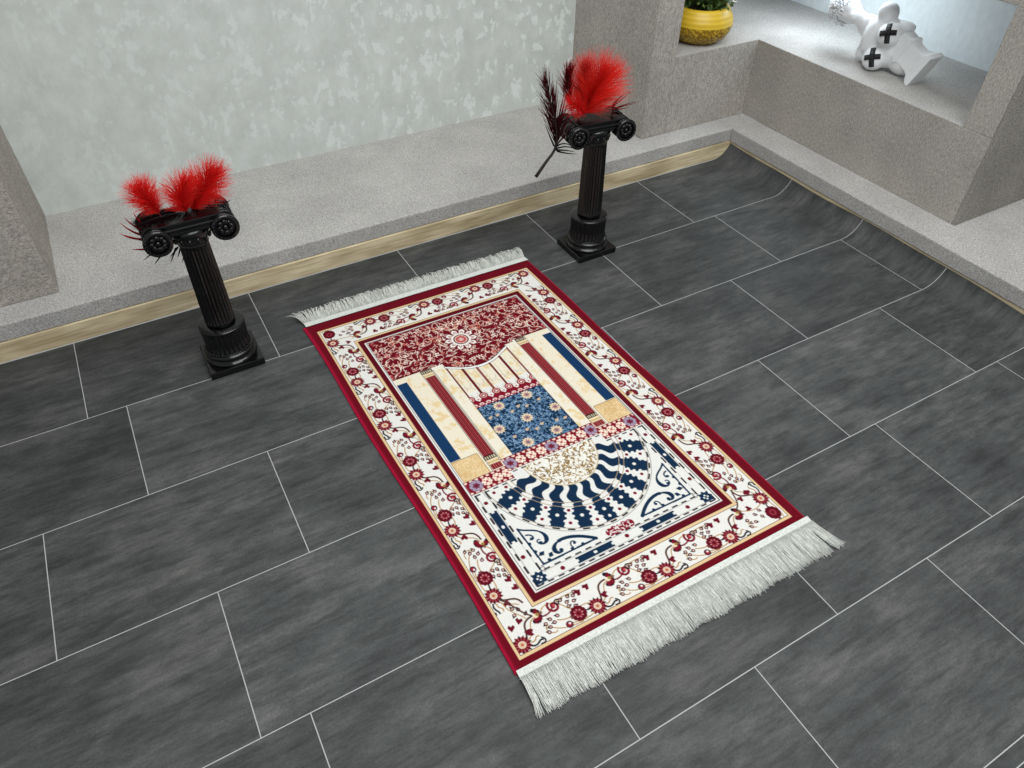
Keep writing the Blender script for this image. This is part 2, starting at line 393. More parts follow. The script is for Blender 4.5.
def motif(to, sc=1.0, before=True, after=True):
    M = lambda s, t: to(s*sc, t)
    e0 = np.array(M(0, 0)); ds = np.array(M(1, 0))-e0; ang = math.atan2(ds[1], ds[0]); dt = np.array(M(0, 1))-e0
    sg = 1 if ds[0]*dt[1]-ds[1]*dt[0] > 0 else -1
    def Z(pts, w, col): stroke([M(*q) for q in pts], w*1.35, col)
    A = lambda a: ang+sg*a
    # long tan vine and brown vine
    if after:
        Z(bez((3,8.5), (9,12), (4,20), (15,20.5)), .9, BROWN)
        Z(bez((3,8), (12,8), (8,18), (16,19)), .5, TAN)
        Z(bez((17,19.5), (22,15.5), (26,17), (29,19)), .8, (120,50,60))
        Z(bez((22,21), (27,25), (34,23), (38,15)), .5, TAN); Z(bez((38,15), (42,10), (48,14), (53,11)), .5, TAN)
        Z(bez((20,11), (25,4), (34,3), (42,3)), .5, TAN); Z(bez((20,11), (16,8), (21,3.5), (24,5)), .5, TAN)
        Z(bez((5,4), (9,1.5), (11,6), (13,4.5)), .8, INK); Z(bez((11,2.5), (14,1.5), (16,4), (13,6)), .7, INK)
        Z(bez((6,6), (10,5), (9,9), (12,7.5)), .6, TAN)
        Z(bez((34,22), (40,24), (46,22), (50,23)), .45, TAN); Z(bez((28,11), (33,8), (38,9), (40,8.5)), .5, TAN)
        spir(M(31,20), 4.1, 1.4, A(2.2), sg, 1.5, (124,20,40)); spir(M(34.5,21), 2.6, 1.2, A(0), sg, .8, INK); disc(*M(31.3,20.2), 1.0, ROSE)
        for s, t, a in ((19,6.5,2.6), (21.5,9,3.0), (20,12,-2.8), (24,13.5,2.5), (25.5,10.5,3.1), (29.5,13.5,2.7), (37,21.5,.4), (40,18.5,.3), (42.5,21.5,.5), (44.5,17.2,.2), (46,20.5,.4), (39.5,15.5,.1), (43.5,13.8,.1), (48,22.6,0)):
            bud(M(s, t), A(a), 1.6, (44,30,34))
        heart(M(9,11.6), A(2.8), 2.5); heart(M(49.5,20.6), A(.5), 2.4); heart(M(56.5,21.6), A(.6), 2.4)
        disc(*M(33,5), 2.3, INK); disc(*M(33,5), 1.7, (150,30,50)); disc(*M(33.5,5.6), .8, IVORY)
        # half palmette
        c_ = (17, 19.6)
        for k in range(9):
            a = .9+k*.46; disc(*M(c_[0]-3.9*math.cos(a)*.8, c_[1]-3.9*math.sin(a)), 1.4, (116,12,34) if k % 2 else INK)
        for k in range(7):
            a = 1.1+k*.5; disc(*M(c_[0]-2.8*math.cos(a)*.8, c_[1]-2.8*math.sin(a)), 1.3, (122,14,36))
        disc(*M(c_[0]+.6, c_[1]), 1.5, (236,214,180)); disc(*M(c_[0]+1.8, c_[1]+.4), 1.1, (150,130,70))
        heart(M(c_[0]+4, c_[1]+.3), A(0), 1.3, (120,90,70))
    if before:
        Z(bez((0,7.5), (-5,7), (-8,9), (-13,8.5)), .7, INK); Z(bez((-1,6), (-6,3), (-14,3), (-20,5)), .5, TAN)
        P = M(-13.5, 8.6); flower(P, 5.0, 11, (96,6,26), (150,50,64), (96,6,26), .3)
        for k in range(8):
            a = k*math.pi/4; disc(P[0]+2.6*math.cos(a), P[1]+2.6*math.sin(a), .5, (206,140,140))
        heart(M(-19, 8.3), A(0), 1.3, (110,60,60))
    P = M(0, 7.2); r = 6.2
    for k in range(13):
        a = 2*math.pi*k/13; poly([(P[0]+r*1.0*math.cos(a), P[1]+r*1.0*math.sin(a)), (P[0]+r*.6*math.cos(a+.42), P[1]+r*.6*math.sin(a+.42)), (P[0]+r*.6*math.cos(a-.42), P[1]+r*.6*math.sin(a-.42))], INK if k % 2 == 0 else (96,6,26))
    disc(*P, r*.78, (104,8,30))
    for k in range(13):
        a = 2*math.pi*(k+.5)/13; stroke([(P[0]+r*.5*math.cos(a), P[1]+r*.5*math.sin(a)), (P[0]+r*.8*math.cos(a), P[1]+r*.8*math.sin(a))], .4, (196,100,100))
    disc(*P, r*.4, (232,200,180)); disc(*P, r*.26, (212,180,140)); disc(*P, r*.13, (180,80,80))
B0, B1, B2, B3 = 5.5, 12.6, 216.8, 355.8
def side_run(n_, to, sc, clip_last, before0=True):
    global GCLIP
    for k in range(n_):
        GCLIP = clip_last if k == n_-1 else None
        motif(to(k), sc, k > 0 or before0, True)
    GCLIP = None
side_run(6, lambda k: (lambda s, t: (B0+t, 33.5+55.75*k+s)), 1.0, lambda X, Y: (Y < 325) & (X < 31))
side_run(4, lambda k: (lambda s, t: (11.5+52.6*k+s, B3-t)), .945, lambda X, Y: (X < 190.5) & (Y > 329), False)
side_run(6, lambda k: (lambda s, t: (B2-t, 334.0-55.8*k-s)), 1.0, lambda X, Y: (Y > 44) & (X > 190))
side_run(4, lambda k: (lambda s, t: (208.8-52.2*k-s, B1+t)), .94, lambda X, Y: X > 29, False)
for (x, y, a) in ((18, 325.5, -2), (21, 327.5, -1.6), (17, 330, 2.4), (23.5, 332, -.8), (196, 342.5, .6), (199.5, 346, 1.2), (192.5, 347.5, .4), (201, 341, .9), (26.5, 22.5, -2.6), (22.5, 26, -2.2), (29, 26.5, 2.8), (196, 23, 2.4), (200, 26.5, 2), (193, 19.5, 2.8)): bud((x, y), a, 1.6, (44,30,34))
for (x, y, a) in ((17.8, 334, 2.2), (11.3, 336, 1.9), (196.5, 328, -.6), (195.5, 336.5, .4), (204, 325, 1.0), (19, 343.5, -2.6), (24.5, 38, 0), (203.5, 35, 1.2)): heart((x, y), a, 2.3)
stroke(bez((14, 316), (20, 322), (21, 331), (26, 335)), 1.0, BROWN); stroke(bez((15, 319), (14, 326), (20, 330), (22, 335)), .6, TAN)
stroke(bez((187, 334), (196, 330), (194, 322), (197, 319)), 1.0, BROWN); stroke(bez((190, 336), (198, 341), (203, 339), (207, 337)), .6, TAN)
stroke(bez((34, 34), (28, 30), (22, 31), (13, 30)), .7, TAN); stroke(bez((197, 33), (203, 38), (205, 44), (207, 50)), .8, BROWN)
for (x, y) in ((27, 335.5),): pass
flower((14, 21), 5.0, 11, (96,6,26), (150,50,64), (96,6,26), .3); flower((208, 347), 5.0, 11, (96,6,26), (150,50,64), (96,6,26), .3)
# re-trim what ran past the border
rect(0, 0, 226, 12.3, CRIM); rect(0, 356, 226, 362, CRIM); rect(0, 0, 5.5, 362, CRIM); rect(217, 0, 226, 362, CRIM)
for (a, b_, c_, d) in ((5.5,12.3,217,14.2), (5.5,354.1,217,356), (5.5,12.3,7.3,356), (215.2,12.3,217,356)): rect(a, b_, c_, d, BEIGE)
for (a, b_, c_, d) in ((29.7,39.6,192.1,41.7), (29.7,328,192.1,330), (29.7,39.6,31.8,330), (189.8,39.6,192.1,330)): rect(a, b_, c_, d, BEIGE)
for (a, b_, c_, d) in ((31.8,41.7,189.8,46.2), (31.8,323,189.8,328), (31.8,41.7,36,328), (185.4,41.7,189.8,328)): rect(a, b_, c_, d, (92,3,22))
# gilt field below the floral panel
marble(37.8, 101.5, 183.8, 226, (238,228,206), (230,198,140), .55)
# upper floral panel with its arch
archx = [73.5, 78, 82.4, 88, 94, 100, 106, 110.7, 115.4, 121, 127, 133, 139.6, 143, 147.8]
archy = [104.2, 104.6, 105.6, 109, 112.6, 115, 116.3, 116.7, 116.3, 115, 112.6, 109, 105.6, 104.6, 104.2]
inarch = lambda X, Y: (X > 38) & (X < 183.4) & (Y > 48.3) & (Y < np.where((X > 73.5) & (X < 147.8), np.interp(X, archx, archy), 101.5))
panel = [(38, 48.3), (183.4, 48.3), (183.4, 101.5), (148, 101.5)]+list(zip(archx, archy))[::-1]+[(73.4, 101.5), (38, 101.5)]
poly([(x, y+3.4) for x, y in zip(archx[2:-2], archy[2:-2])]+[(139.6,104), (82.4,104)], INK)
poly([(x, y+3.0) for x, y in zip(archx[2:-2], archy[2:-2])]+[(139.6,104), (82.4,104)], (240,239,235))
stroke([(x, y+.3) for x, y in zip(archx, archy)], .6, INK)
rect(38, 101.3, 183.4, 101.9, INK)
poly(panel, (108,3,24))
rs = random.Random(3)
def vine_panel():
    def both(fn):
        fn(lambda x, y: (x, y)); fn(lambda x, y: (2*CX-x, y))
    for k in range(26):
        x, y = rs.uniform(40, CX), rs.uniform(50, 116); r = rs.uniform(5, 10); a0 = rs.uniform(0, 6.28); sgn = rs.choice((-1, 1))
        pts = [(x+r*(1-.8*u/20)*math.cos(a0+sgn*u*.33), y+r*(1-.8*u/20)*math.sin(a0+sgn*u*.33)) for u in range(21)]
        both(lambda f: stroke([f(*q) for q in pts], .6, (240,214,190), inarch))
    cells = [(40+6.1*i+rs.uniform(-1.6, 1.6), 51+5.6*j+rs.uniform(-1.6, 1.6)) for i in range(12) for j in range(12)]
    for x, y in cells:
        for q in range(3):
            a = rs.uniform(0, 6.28); l = rs.uniform(2.4, 4.6); bx, by = x+rs.uniform(-3, 3), y+rs.uniform(-3, 3); cv = rs.uniform(-1.5, 1.5)
            e = (bx+l*math.cos(a), by+l*math.sin(a)); mid = ((bx+e[0])/2-cv*math.sin(a), (by+e[1])/2+cv*math.cos(a))
            lc = rs.choice(((244,226,208), (240,214,196), (248,240,226), (232,180,162)))
            both(lambda f: stroke([f(bx, by), f(*mid), f(*e)], .95, lc, inarch, True))
        u = rs.random(); r = rs.uniform(1.0, 1.9)
        if u < .62:
            c1 = (248,238,222) if u < .3 else (SALMON if u < .42 else (ROSE if u < .54 else PINK))
            def fl(f):
                for p_ in range(4):
                    a = p_*1.57+u*16; poly([f(x, y), f(x+r*math.cos(a-.5)*.8, y+r*math.sin(a-.5)*.8), f(x+r*1.45*math.cos(a), y+r*1.45*math.sin(a)), f(x+r*math.cos(a+.5)*.8, y+r*math.sin(a+.5)*.8)], c1, inarch)
                disc(*f(x, y), r*.3, (150,30,44), clip=inarch)
            both(fl)
vine_panel()
disc(CX, 80.2, 13.2, CRIM)
for k in range(10):      # medallion
    a = 2*math.pi*k/10+.2
    for r_, l_, c_ in ((3.1, 15, CRIM), (2.55, 14.2, (240,236,230)), (1.3, 12, (122,20,40)), (.85, 11.4, (240,214,196))):
        d = np.array([math.cos(a), math.sin(a)]); n_ = np.array([-d[1], d[0]]); q = np.array([CX, 80.2])
        poly([q+d*5, q+d*(l_-5)+n_*r_*.9, q+d*(l_-2.2)+n_*r_, q+d*l_, q+d*(l_-2.2)-n_*r_, q+d*(l_-5)-n_*r_*.9], c_)
disc(CX, 80.2, 8.4, (240,236,230)); disc(CX, 80.2, 6.6, CRIMD); disc(CX, 80.2, 5.5, (238,214,196)); flower((CX, 80.2), 4.6, 10, ROSE, PINK, (150,30,50)); disc(CX, 80.2, 1, IVORY)
# pleated curtain under the arch
for k, U in enumerate((82.2, 93.5, 104.8, 116.6, 127.9, 139.2)):
    y0 = np.interp(U, archx, archy)+3.2
    stroke([(U, y0), (U, 150)], 1.25, (120,14,34)); stroke([(U-.9, y0), (U-.9, 150)], .25, INK); stroke([(U+.9, y0), (U+.9, 150)], .25, INK)
    if k < 5:
        for du in (3.2, 8.1): stroke([(U+du, y0+3), (U+du, 140)], .35, (196,186,170))
        stroke(bez((U+2.4, 141), (U+4, 134), (U+7.3, 142), (U+8.9, 134)), .4, (190,180,168)); stroke(bez((U+8.9, 143), (U+7.3, 136), (U+4, 144), (U+2.4, 136)), .4, (190,180,168))
rect(82.2, 149, 139.4, 162, (128,12,36))
for k in range(5):
    U = 82.2+11.4*k+5.7
    poly([(U-4.3, 144), (U+4.3, 144), (U+4.1, 150), (U+2.6, 153.5), (U, 156.5), (U-2.6, 153.5), (U-4.1, 150)], IVORY)
    stroke(bez((U-3, 146), (U-1, 153), (U+1, 153), (U+3, 146)), .4, (190,170,160)); disc(U, 153.6, .8, ROSE)
for k in range(6):
    U = 82.2+11.4*k; disc(U, 151.5, 3.6, (120,14,34)); disc(U, 151.5, 2.7, PINK); disc(U, 151.5, 1.9, (150,34,54)); disc(U, 151.5, 1.0, IVORY)
for k in range(11):
    U = 82.2+5.72*k; disc(U, 159.3, 2.0, (240,214,206), 1.5); disc(U, 159.6, .9, (160,40,60), .7); disc(U+2.86, 161, .8, IVORY)
rect(72, 101.9, 82, 105, (240,234,220)); marble(72, 105, 82, 217, (238,230,212), (230,200,140), .54); marble(139.6, 105, 150.2, 217, (238,230,212), (230,200,140), .54)
rect(71.5, 104.4, 82.0, 105, (196,190,176)); rect(139.6, 104.4, 150.2, 105, (196,190,176))
poly([(72, 101.9), (73.5, 101.9), (73.5, 104.4), (82, 104.8), (82, 106), (72, 106)], (240,234,220)); poly([(149.4, 101.9), (147.9, 101.9), (147.9, 104.4), (139.6, 104.8), (139.6, 106), (149.6, 106)], (240,234,220))
for U in (72.2, 81.8, 139.6, 149.9): rect(U-.2, 105, U+.2, 217, (120,110,100))
# blue carpet panel
rect(82, 162, 139.6, 217, NAVY)
rs2 = random.Random(5); inb = lambda X, Y: (X > 82.2) & (X < 139.4) & (Y > 162.2) & (Y < 217)
for k in range(1150):
    x, y = rs2.uniform(82, 139), rs2.uniform(162, 217); a = rs2.uniform(0, 6.28); l = rs2.uniform(1.4, 3.0); cv = rs2.uniform(-1.2, 1.2)
    stroke([(x, y), (x+l*.5*math.cos(a)-cv*math.sin(a), y+l*.5*math.sin(a)+cv*math.cos(a)), (x+l*math.cos(a), y+l*math.sin(a))], .5, rs2.choice(((120,154,188), (148,178,206), (92,130,170))), inb)
for x, y in ((92,176), (129,176), (104,178), (117,178), (92,202), (129,202), (104,200), (117,200), (86,176), (136,203), (111,203), (111,175)):
    disc(x, y, 1.4, (206,178,150), clip=inb); disc(x+1.6, y-.8, .7, (206,178,150), clip=inb)
for x, y in ((123.7,166.8), (98.2,167.6), (135.9,189.2), (110.7,189.1), (86,189.8), (123.2,211), (98,211.5)):
    for k in range(12):
        a = k*math.pi/6; poly([(x+3*math.cos(a-.3), y+3*math.sin(a-.3)), (x+5.6*math.cos(a), y+5.6*math.sin(a)), (x+3*math.cos(a+.3), y+3*math.sin(a+.3))], (232,210,176), inb)
    disc(x, y, 3.9, (232,210,176), clip=inb)
    for k in range(8):
        a = k*math.pi/4; stroke([(x, y), (x+2.7*math.cos(a), y+2.7*math.sin(a))], .7, (160,118,122), inb)
    disc(x, y, 1.9, (168,128,130), clip=inb); disc(x, y, .8, (110,84,100), clip=inb)
# blue side bars, plinth blocks, columns
for mir in (0, 1):
    f = (lambda x: 2*CX-x) if mir else (lambda x: x)
    def R(x0, y0, x1, y1, c_): rect(min(f(x0), f(x1)), y0, max(f(x0), f(x1)), y1, c_)
    R(37.8, 101.9, 38.6, 226, IVORY); R(38.3, 108.4, 47.3, 202.6, (150,150,150)); R(38.6, 108.6, 47, 202.4, (16,54,94))
    R(38.4, 203, 59.8, 224.6, (150,126,90)); x0, x1 = sorted((f(38.8), f(59.4))); marble(x0, 203.5, x1, 224.2, (228,198,148), (212,174,118), .5)
    for q in range(260):
        disc(rs2.uniform(x0+.5, x1-.5), rs2.uniform(204, 223.8), .35, rs2.choice(((214,176,120), (246,226,186))))
    R(60.6, 101.9, 72, 226, (246,236,214)); R(61.2, 101.9, 61.5, 225, INK); R(71.2, 101.9, 71.5, 218, INK)
    R(62, 102.2, 70.8, 223, (84,5,22))
    for q in range(6): R(62.5+q*1.4, 112, 63.15+q*1.4, 208.5, (168,66,68))
    for y in (102.6, 209): 
        R(61.8, y, 71, y+4, INK); 
        for q in range(5): R(62.3+q*1.75, y+.6, 63.3+q*1.75, y+3.4, (206,190,160))
    for y in (106.6, 213): R(61.6, y, 71.2, y+1.2, (240,224,190)); R(62.2, y+1.2, 70.6, y+4.2, (226,200,150)); R(62.2, y+2.5, 70.6, y+2.8, BROWN); R(61.6, y+4.2, 71.2, y+4.8, (240,224,190))
    for q in range(5): R(62.4+q*1.8, 218, 63.3+q*1.8, 223, (180,84,80))
# flower strip, stepped
def strip_(x0, x1, yc, items):
    rect(x0, yc-6.4, x1, yc+6.4, (96,60,70)); rect(x0, yc-6.0, x1, yc+6.0, (128,12,36))
    clip = lambda X, Y: (X > x0+.3) & (X < x1-.3) & (Y > yc-5.9) & (Y < yc+5.9)
    q = x0+1
    while q < x1:
        for s_ in (-1, 1): disc(q, yc+s_*5.3, 1.3, (238,208,190), clip=clip)
        q += 4.35
    for x, kind in items:
        if kind:
            disc(x, yc, 5.0, (104,78,104), clip=clip)
            for k in range(8): a = k*math.pi/4; disc(x+3.6*math.cos(a), yc+3.6*math.sin(a), 1.5, (162,146,168), clip=clip)
            for k in range(6): a = k*math.pi/3; stroke([(x, yc), (x+2.6*math.cos(a), yc+2.6*math.sin(a))], .8, (120,14,40), clip)
        else:
            for k in range(8): a = k*math.pi/4+.2; disc(x+2.8*math.cos(a), yc+2.8*math.sin(a), 1.15, (246,226,206), clip=clip)
            disc(x, yc, 2.0, (246,226,206), clip=clip); disc(x, yc, 1.0, (170,50,60), clip=clip)
            for k in range(4): a = k*math.pi/2+.78; disc(x+2.2*math.cos(a), yc+2.2*math.sin(a), .5, (170,50,60), clip=clip)
rect(37.8, 226, 183.8, 236, IVORY)
strip_(37.8, 74, 230.2, [(44.8, 1), (53.4, 0), (61.9, 0), (69.5, 0)]); strip_(2*CX-74, 183.6, 230.2, [(2*CX-44.8, 1), (2*CX-53.4, 0), (2*CX-61.9, 0), (2*CX-69.5, 0)])
strip_(71.6, 2*CX-71.6, 223.3, [(76, 1), (84.6, 0), (93.4, 0), (102, 0), (110.7, 1), (119.4, 0), (128, 0), (136.8, 0), (145.4, 1)])
# lower dome
ST = (232,231,226)
rect(37.8, 236.7, 183.8, 321.2, ST); rect(72, 229.9, 149.4, 237, ST)
def E_(r, deg): a = math.radians(deg); return (CX+.9*r*math.sin(a), 229.7+r*math.cos(a))
below = lambda X, Y: Y > np.where((X > 73.6) & (X < 147.8), 229.9, 236.8)
rs3 = random.Random(9)
for k in range(40):      # dashed rim
    d0 = -86+k*4.4; c_ = INK if k % 2 else (226,222,214)
    poly([E_(70.7, d0), E_(70.7, d0+2.2), E_(70.7, d0+4.3), E_(71.9, d0+4.3), E_(71.9, d0+2.2), E_(71.9, d0)], c_, below)
for d0 in range(-87, 87, 3):
    stroke([E_(70.3, d0), E_(70.3, d0+3)], .4, (150,130,110), below); stroke([E_(72.7, d0), E_(72.7, d0+3)], .35, (110,105,100), below)
for k in range(9):       # navy rays
    d = (k-4)*17.35
    def P2(r, off): a = math.radians(d); q = E_(r, d); return (q[0]+off*math.cos(a)*.92, q[1]-off*math.sin(a))
    def wob(r): return (1.9*math.sin((r-31)/2.5) if r < 49.2 else 0)
    def hw(r):
        if r < 49: return 2.9+.08*(r-31)
        if r < 52.5: return 3.5
        return 4.3+1.9*math.sin(min(1, (r-52.5)/14)*math.pi)+.85*max(-1, min(1, 2.5*math.sin((r-52)*2*math.pi/4.4)))+ (1.2 if r > 67 else 0)
    rr = np.linspace(32.6, 69.9, 76); rr[-1] = 69.9
    poly([P2(r, wob(r)-hw(r)) for r in rr]+[P2(r, wob(r)+hw(r)) for r in rr[::-1]], NAVY, below)
    disc(*P2(59.8, 0), 1.35, IVORY, clip=below)
    if abs(k-4) < 1: disc(*P2(66.3, 0), 1.2, IVORY, clip=below)
for k in range(10):      # dots of the ivory rays
    d = (k-4.5)*17.35
    if abs(d) > 80: d = math.copysign(76, d)
    for r in (55, 65.8):
        q = E_(r, d*(1 if r < 60 else 1.02)); disc(*q, 1.75, (238,236,230), clip=below); disc(*q, 1.25, (120,16,36), clip=below)
for r in (48.3, 52):
    for d0 in range(-89, 89, 2): stroke([E_(r, d0), E_(r, d0+2)], .55, (176,150,122), below)
half = lambda X, Y: (((X-CX)/.88)**2+(Y-229.7)**2 < 31.6**2) & (Y > 230.3)
poly([E_(32.4, a) for a in range(-90, 91, 4)], (238,235,226), below)
for k in range(520):     # gilt arabesque
    x, y = rs3.uniform(83, 139), rs3.uniform(230, 262); a = rs3.uniform(0, 6.28); l = rs3.uniform(2.2, 4.6); cv = rs3.uniform(-1.7, 1.7)
    stroke(bez((x, y), (x+l*.4*math.cos(a)-cv*math.sin(a), y+l*.4*math.sin(a)+cv*math.cos(a)), (x+l*.8*math.cos(a)-cv*math.sin(a), y+l*.8*math.sin(a)+cv*math.cos(a)), (x+l*math.cos(a), y+l*math.sin(a)), 5), rs3.uniform(.6, 1.05), rs3.choice(((134,100,46), (164,130,70), (112,82,42), (250,247,238))), half, True)
for d0 in range(-90, 90, 3): stroke([E_(32.3, d0), E_(32.3, d0+3)], .6, (190,164,120), below)
# frame of bars, dots and dashes
def dashes(x0, y0, x1, y1, n_, w):
    for k in range(n_):
        if k % 2 == 0: 
            a, b_ = k/n_, (k+.92)/n_
            stroke([(x0+(x1-x0)*a, y0+(y1-y0)*a), (x0+(x1-x0)*b_, y0+(y1-y0)*b_)], w, INK)
for mir in (0, 1):
    f = (lambda x: 2*CX-x) if mir else (lambda x: x)
    dashes(f(39.6), 238, f(39.6), 320, 15, 1.05); dashes(f(47.6), 238, f(47.6), 310, 13, 1.05)
    stroke([(f(40.4), 238), (f(40.4), 319)], .25, (150,145,140)); stroke([(f(46.9), 238), (f(46.9), 311)], .25, (150,145,140))
    poly([(f(40.9), 255.6), (f(42.3), 255.6), (f(42.3), 257), (f(44.5), 257), (f(44.5), 255.6), (f(46.2), 255.6), (f(46.2), 284.6), (f(44.5), 284.6), (f(44.5), 283.2), (f(42.3), 283.2), (f(42.3), 284.6), (f(40.9), 284.6)], NAVY)
    disc(f(43.5), 270, 1.1, IVORY, 1.4)
    poly([(f(71.3), 313.2), (f(99.7), 313.2), (f(99.7), 314.6), (f(98.3), 314.6), (f(98.3), 316.6), (f(99.7), 316.6), (f(99.7), 318), (f(71.3), 318), (f(71.3), 316.6), (f(72.7), 316.6), (f(72.7), 314.6), (f(71.3), 314.6)], NAVY)
    disc(f(85.5), 315.6, 1.4, IVORY, 1.1)
    for x, y in ((43.2, 247), (42.8, 296.7), (60.5, 315.7)): disc(f(x), y, 1.5, (112,14,34))
    stroke([(f(49.6), 312.4), (f(47), 309.8)], .3, INK)
    # corner star
    q = (f(43.8), 315); pts = []
    for k in range(16):
        a = k*math.pi/8; r = 5.4 if k % 2 == 0 else 3.9
        if k % 4 == 2: r = 6.0
        pts.append((q[0]+r*math.cos(a), q[1]+r*math.sin(a)))
    poly(pts, NAVY)
    for dx, dy in ((0, -1.5), (0, 1.5), (-1.5, 0), (1.5, 0)): disc(q[0]+dx, q[1]+dy, .75, IVORY)
    stroke([(f(47.6), 309), (f(50.6), 309), (f(50.6), 311.6)], .5, INK); stroke([(f(49.3), 308), (f(52.4), 308)], .4, INK)
    # spandrel
    stroke([(f(50.7), 276), (f(51.5), 307.6), (f(92), 307.2)], 1.3, NAVY)
    stroke(bez((f(50.7), 276), (f(53.5), 279.5), (f(57.5), 280), (f(61.5), 283.5)), 1.3, NAVY)
    sc = bez((f(61.5), 283.5), (f(66.5), 288.5), (f(63.5), 296), (f(58.2), 293.6), 12); stroke(sc, 3.2, NAVY, None, True); disc(f(58.6), 292.6, 1.3, NAVY); stroke(bez((f(58.2), 293.6), (f(55.8), 291.5), (f(57.2), 289), (f(59), 290)), .9, NAVY)
    sc = bez((f(92), 307), (f(84), 299.5), (f(76), 296), (f(69.5), 297), 14); stroke(sc, 2.4, NAVY)
    sc = bez((f(70.5), 297), (f(61.5), 297.5), (f(61.5), 306.4), (f(67.5), 305), 12); stroke(sc, 3.3, NAVY, None, True); disc(f(67.2), 303.8, 1.4, NAVY)
    stroke(bez((f(53), 283), (f(57.5), 283.5), (f(57.5), 289), (f(54), 287.5)), 1.1, NAVY); disc(f(55), 287, 1, NAVY)
    for x, y in ((51.6, 290), (51.8, 297), (56.5, 306.5), (74, 306.4), (82, 306.6)): disc(f(x), y, 1.25, NAVY)
    poly([(f(52), 301), (f(54), 298.6), (f(57), 299.2), (f(55.5), 301.8)], NAVY); poly([(f(57.5), 305), (f(58.5), 302.2), (f(61.2), 302), (f(60.5), 305)], NAVY)
    stroke(bez((f(75), 306), (f(73.5), 301), (f(78), 300), (f(78.5), 303)), .9, NAVY); disc(f(77.6), 303.2, 1, NAVY)
dashes(50, 311.1, 2*CX-50, 311.1, 31, 1.05); dashes(40, 319.7, 2*CX-40, 319.7, 37, 1.05)
stroke([(49, 312), (2*CX-49, 312)], .25, (150,145,140)); stroke([(41, 318.8), (2*CX-41, 318.8)], .25, (150,145,140))
dashes(40, 238.3, 72, 238.3, 9, .9); dashes(2*CX-40, 238.3, 2*CX-72, 238.3, 9, .9); dashes(74, 231, 84, 231, 3, .8); dashes(2*CX-74, 231, 2*CX-84, 231, 3, .8)
disc(CX, 315.1, 1.5, (112,14,34))
# crimson cartouche
for x, r, ry in ((102.8, 3.0, 3.1), (106.7, 2.7, 3.5), (110.7, 2.6, 3.1), (114.7, 2.7, 3.5), (118.6, 3.0, 3.1)): disc(x, 307.6, r, (130,12,36), ry)
rs4 = random.Random(12)
for k in range(34):
    x, y = rs4.uniform(101.5, 119.5), rs4.uniform(305.4, 309.8); a = rs4.uniform(0, 6.28); l = rs4.uniform(1.2, 2.6); cv = rs4.uniform(-1, 1)
    stroke([(x, y), (x+l*.5*math.cos(a)-cv*math.sin(a)*.6, y+l*.5*math.sin(a)+cv*math.cos(a)*.6), (x+l*math.cos(a), min(310, max(305.2, y+l*math.sin(a))))], .6, IVORY)

# rug mesh: dense pile surface carrying the woven design, rounded edge, underside
NU, NV = 565, 905
small = IMG.reshape(NV, 2, NU, 2, 3).mean((1, 3))/255
cols = np.where(small <= .04045, small/12.92, ((small+.055)/1.055)**2.4)
uu, vv = np.meshgrid(np.linspace(0, 226, NU), np.linspace(0, 362, NV))
wav = .012*np.sin(vv/362*9+1)*np.clip(1-uu/12, 0, 1)+.010*np.sin(vv/362*11)*np.clip((uu-214)/12, 0, 1)
rx_, ry_ = rugxy(uu, vv); rx_ = rx_+wav-(.004+.034*np.exp(-vv/75))*np.clip(1-uu/5.5, 0, 1)
de = np.minimum(np.minimum(uu, 226-uu), np.minimum(vv, 362-vv))
rz_ = .027-.012*np.exp(-de/1.0)
N0 = NU*NV
top = np.stack([rx_, ry_, rz_], -1).reshape(-1, 3)
ring = [j for j in range(NU)]+[i*NU+NU-1 for i in range(1, NV)]+[(NV-1)*NU+j for j in range(NU-2, -1, -1)]+[i*NU for i in range(NV-2, 0, -1)]
cen = top.mean(0); rim = top[ring].copy(); dv = rim-cen; dv[:, 2] = 0
rim[:, 2] = .002
allv = np.vstack([top, rim])
q = np.arange(N0).reshape(NV, NU)
quads = np.stack([q[:-1, :-1], q[1:, :-1], q[1:, 1:], q[:-1, 1:]], -1).reshape(-1, 4)
nr = len(ring); ra = np.array(ring); rb = np.roll(ra, -1); ia = N0+np.arange(nr); ib = np.roll(ia, -1)
side = np.stack([ra, rb, ib, ia], -1)
faces = np.vstack([quads, side])
me = bpy.data.meshes.new('pile')
me.vertices.add(len(allv)); me.loops.add(faces.size); me.polygons.add(len(faces))
C0 = np.array([*rugxy(113, 181), 0]); 
me.vertices.foreach_set('co', ((allv-C0)*S).astype(np.float32).ravel())
me.loops.foreach_set('vertex_index', faces.astype(np.int32).ravel())
me.polygons.foreach_set('loop_start', (np.arange(len(faces))*4).astype(np.int32))
me.polygons.foreach_set('use_smooth', np.ones(len(faces), bool))
me.update(calc_edges=True); me.validate()
ca = me.color_attributes.new('Col', 'FLOAT_COLOR', 'POINT')
edgec = np.array(lin((190,22,62)))
cc = np.vstack([cols.reshape(-1, 3), np.tile(edgec, (nr, 1))])
near = np.exp(-(np.minimum(uu, 226-uu)/1.3)**2).reshape(-1, 1); cc[:N0] = cc[:N0]*(1-near)+edgec*near
ca.data.foreach_set('color', np.hstack([cc, np.ones((len(cc), 1))]).astype(np.float32).ravel())
me.materials.append(M_rug)
rug = thing('prayer_rug', 'crimson, ivory and navy prayer rug with white fringes lying on the dark tiled floor', 'rug', C0)
pile = bpy.data.objects.new('pile', me); COL.objects.link(pile); pile.parent = rug

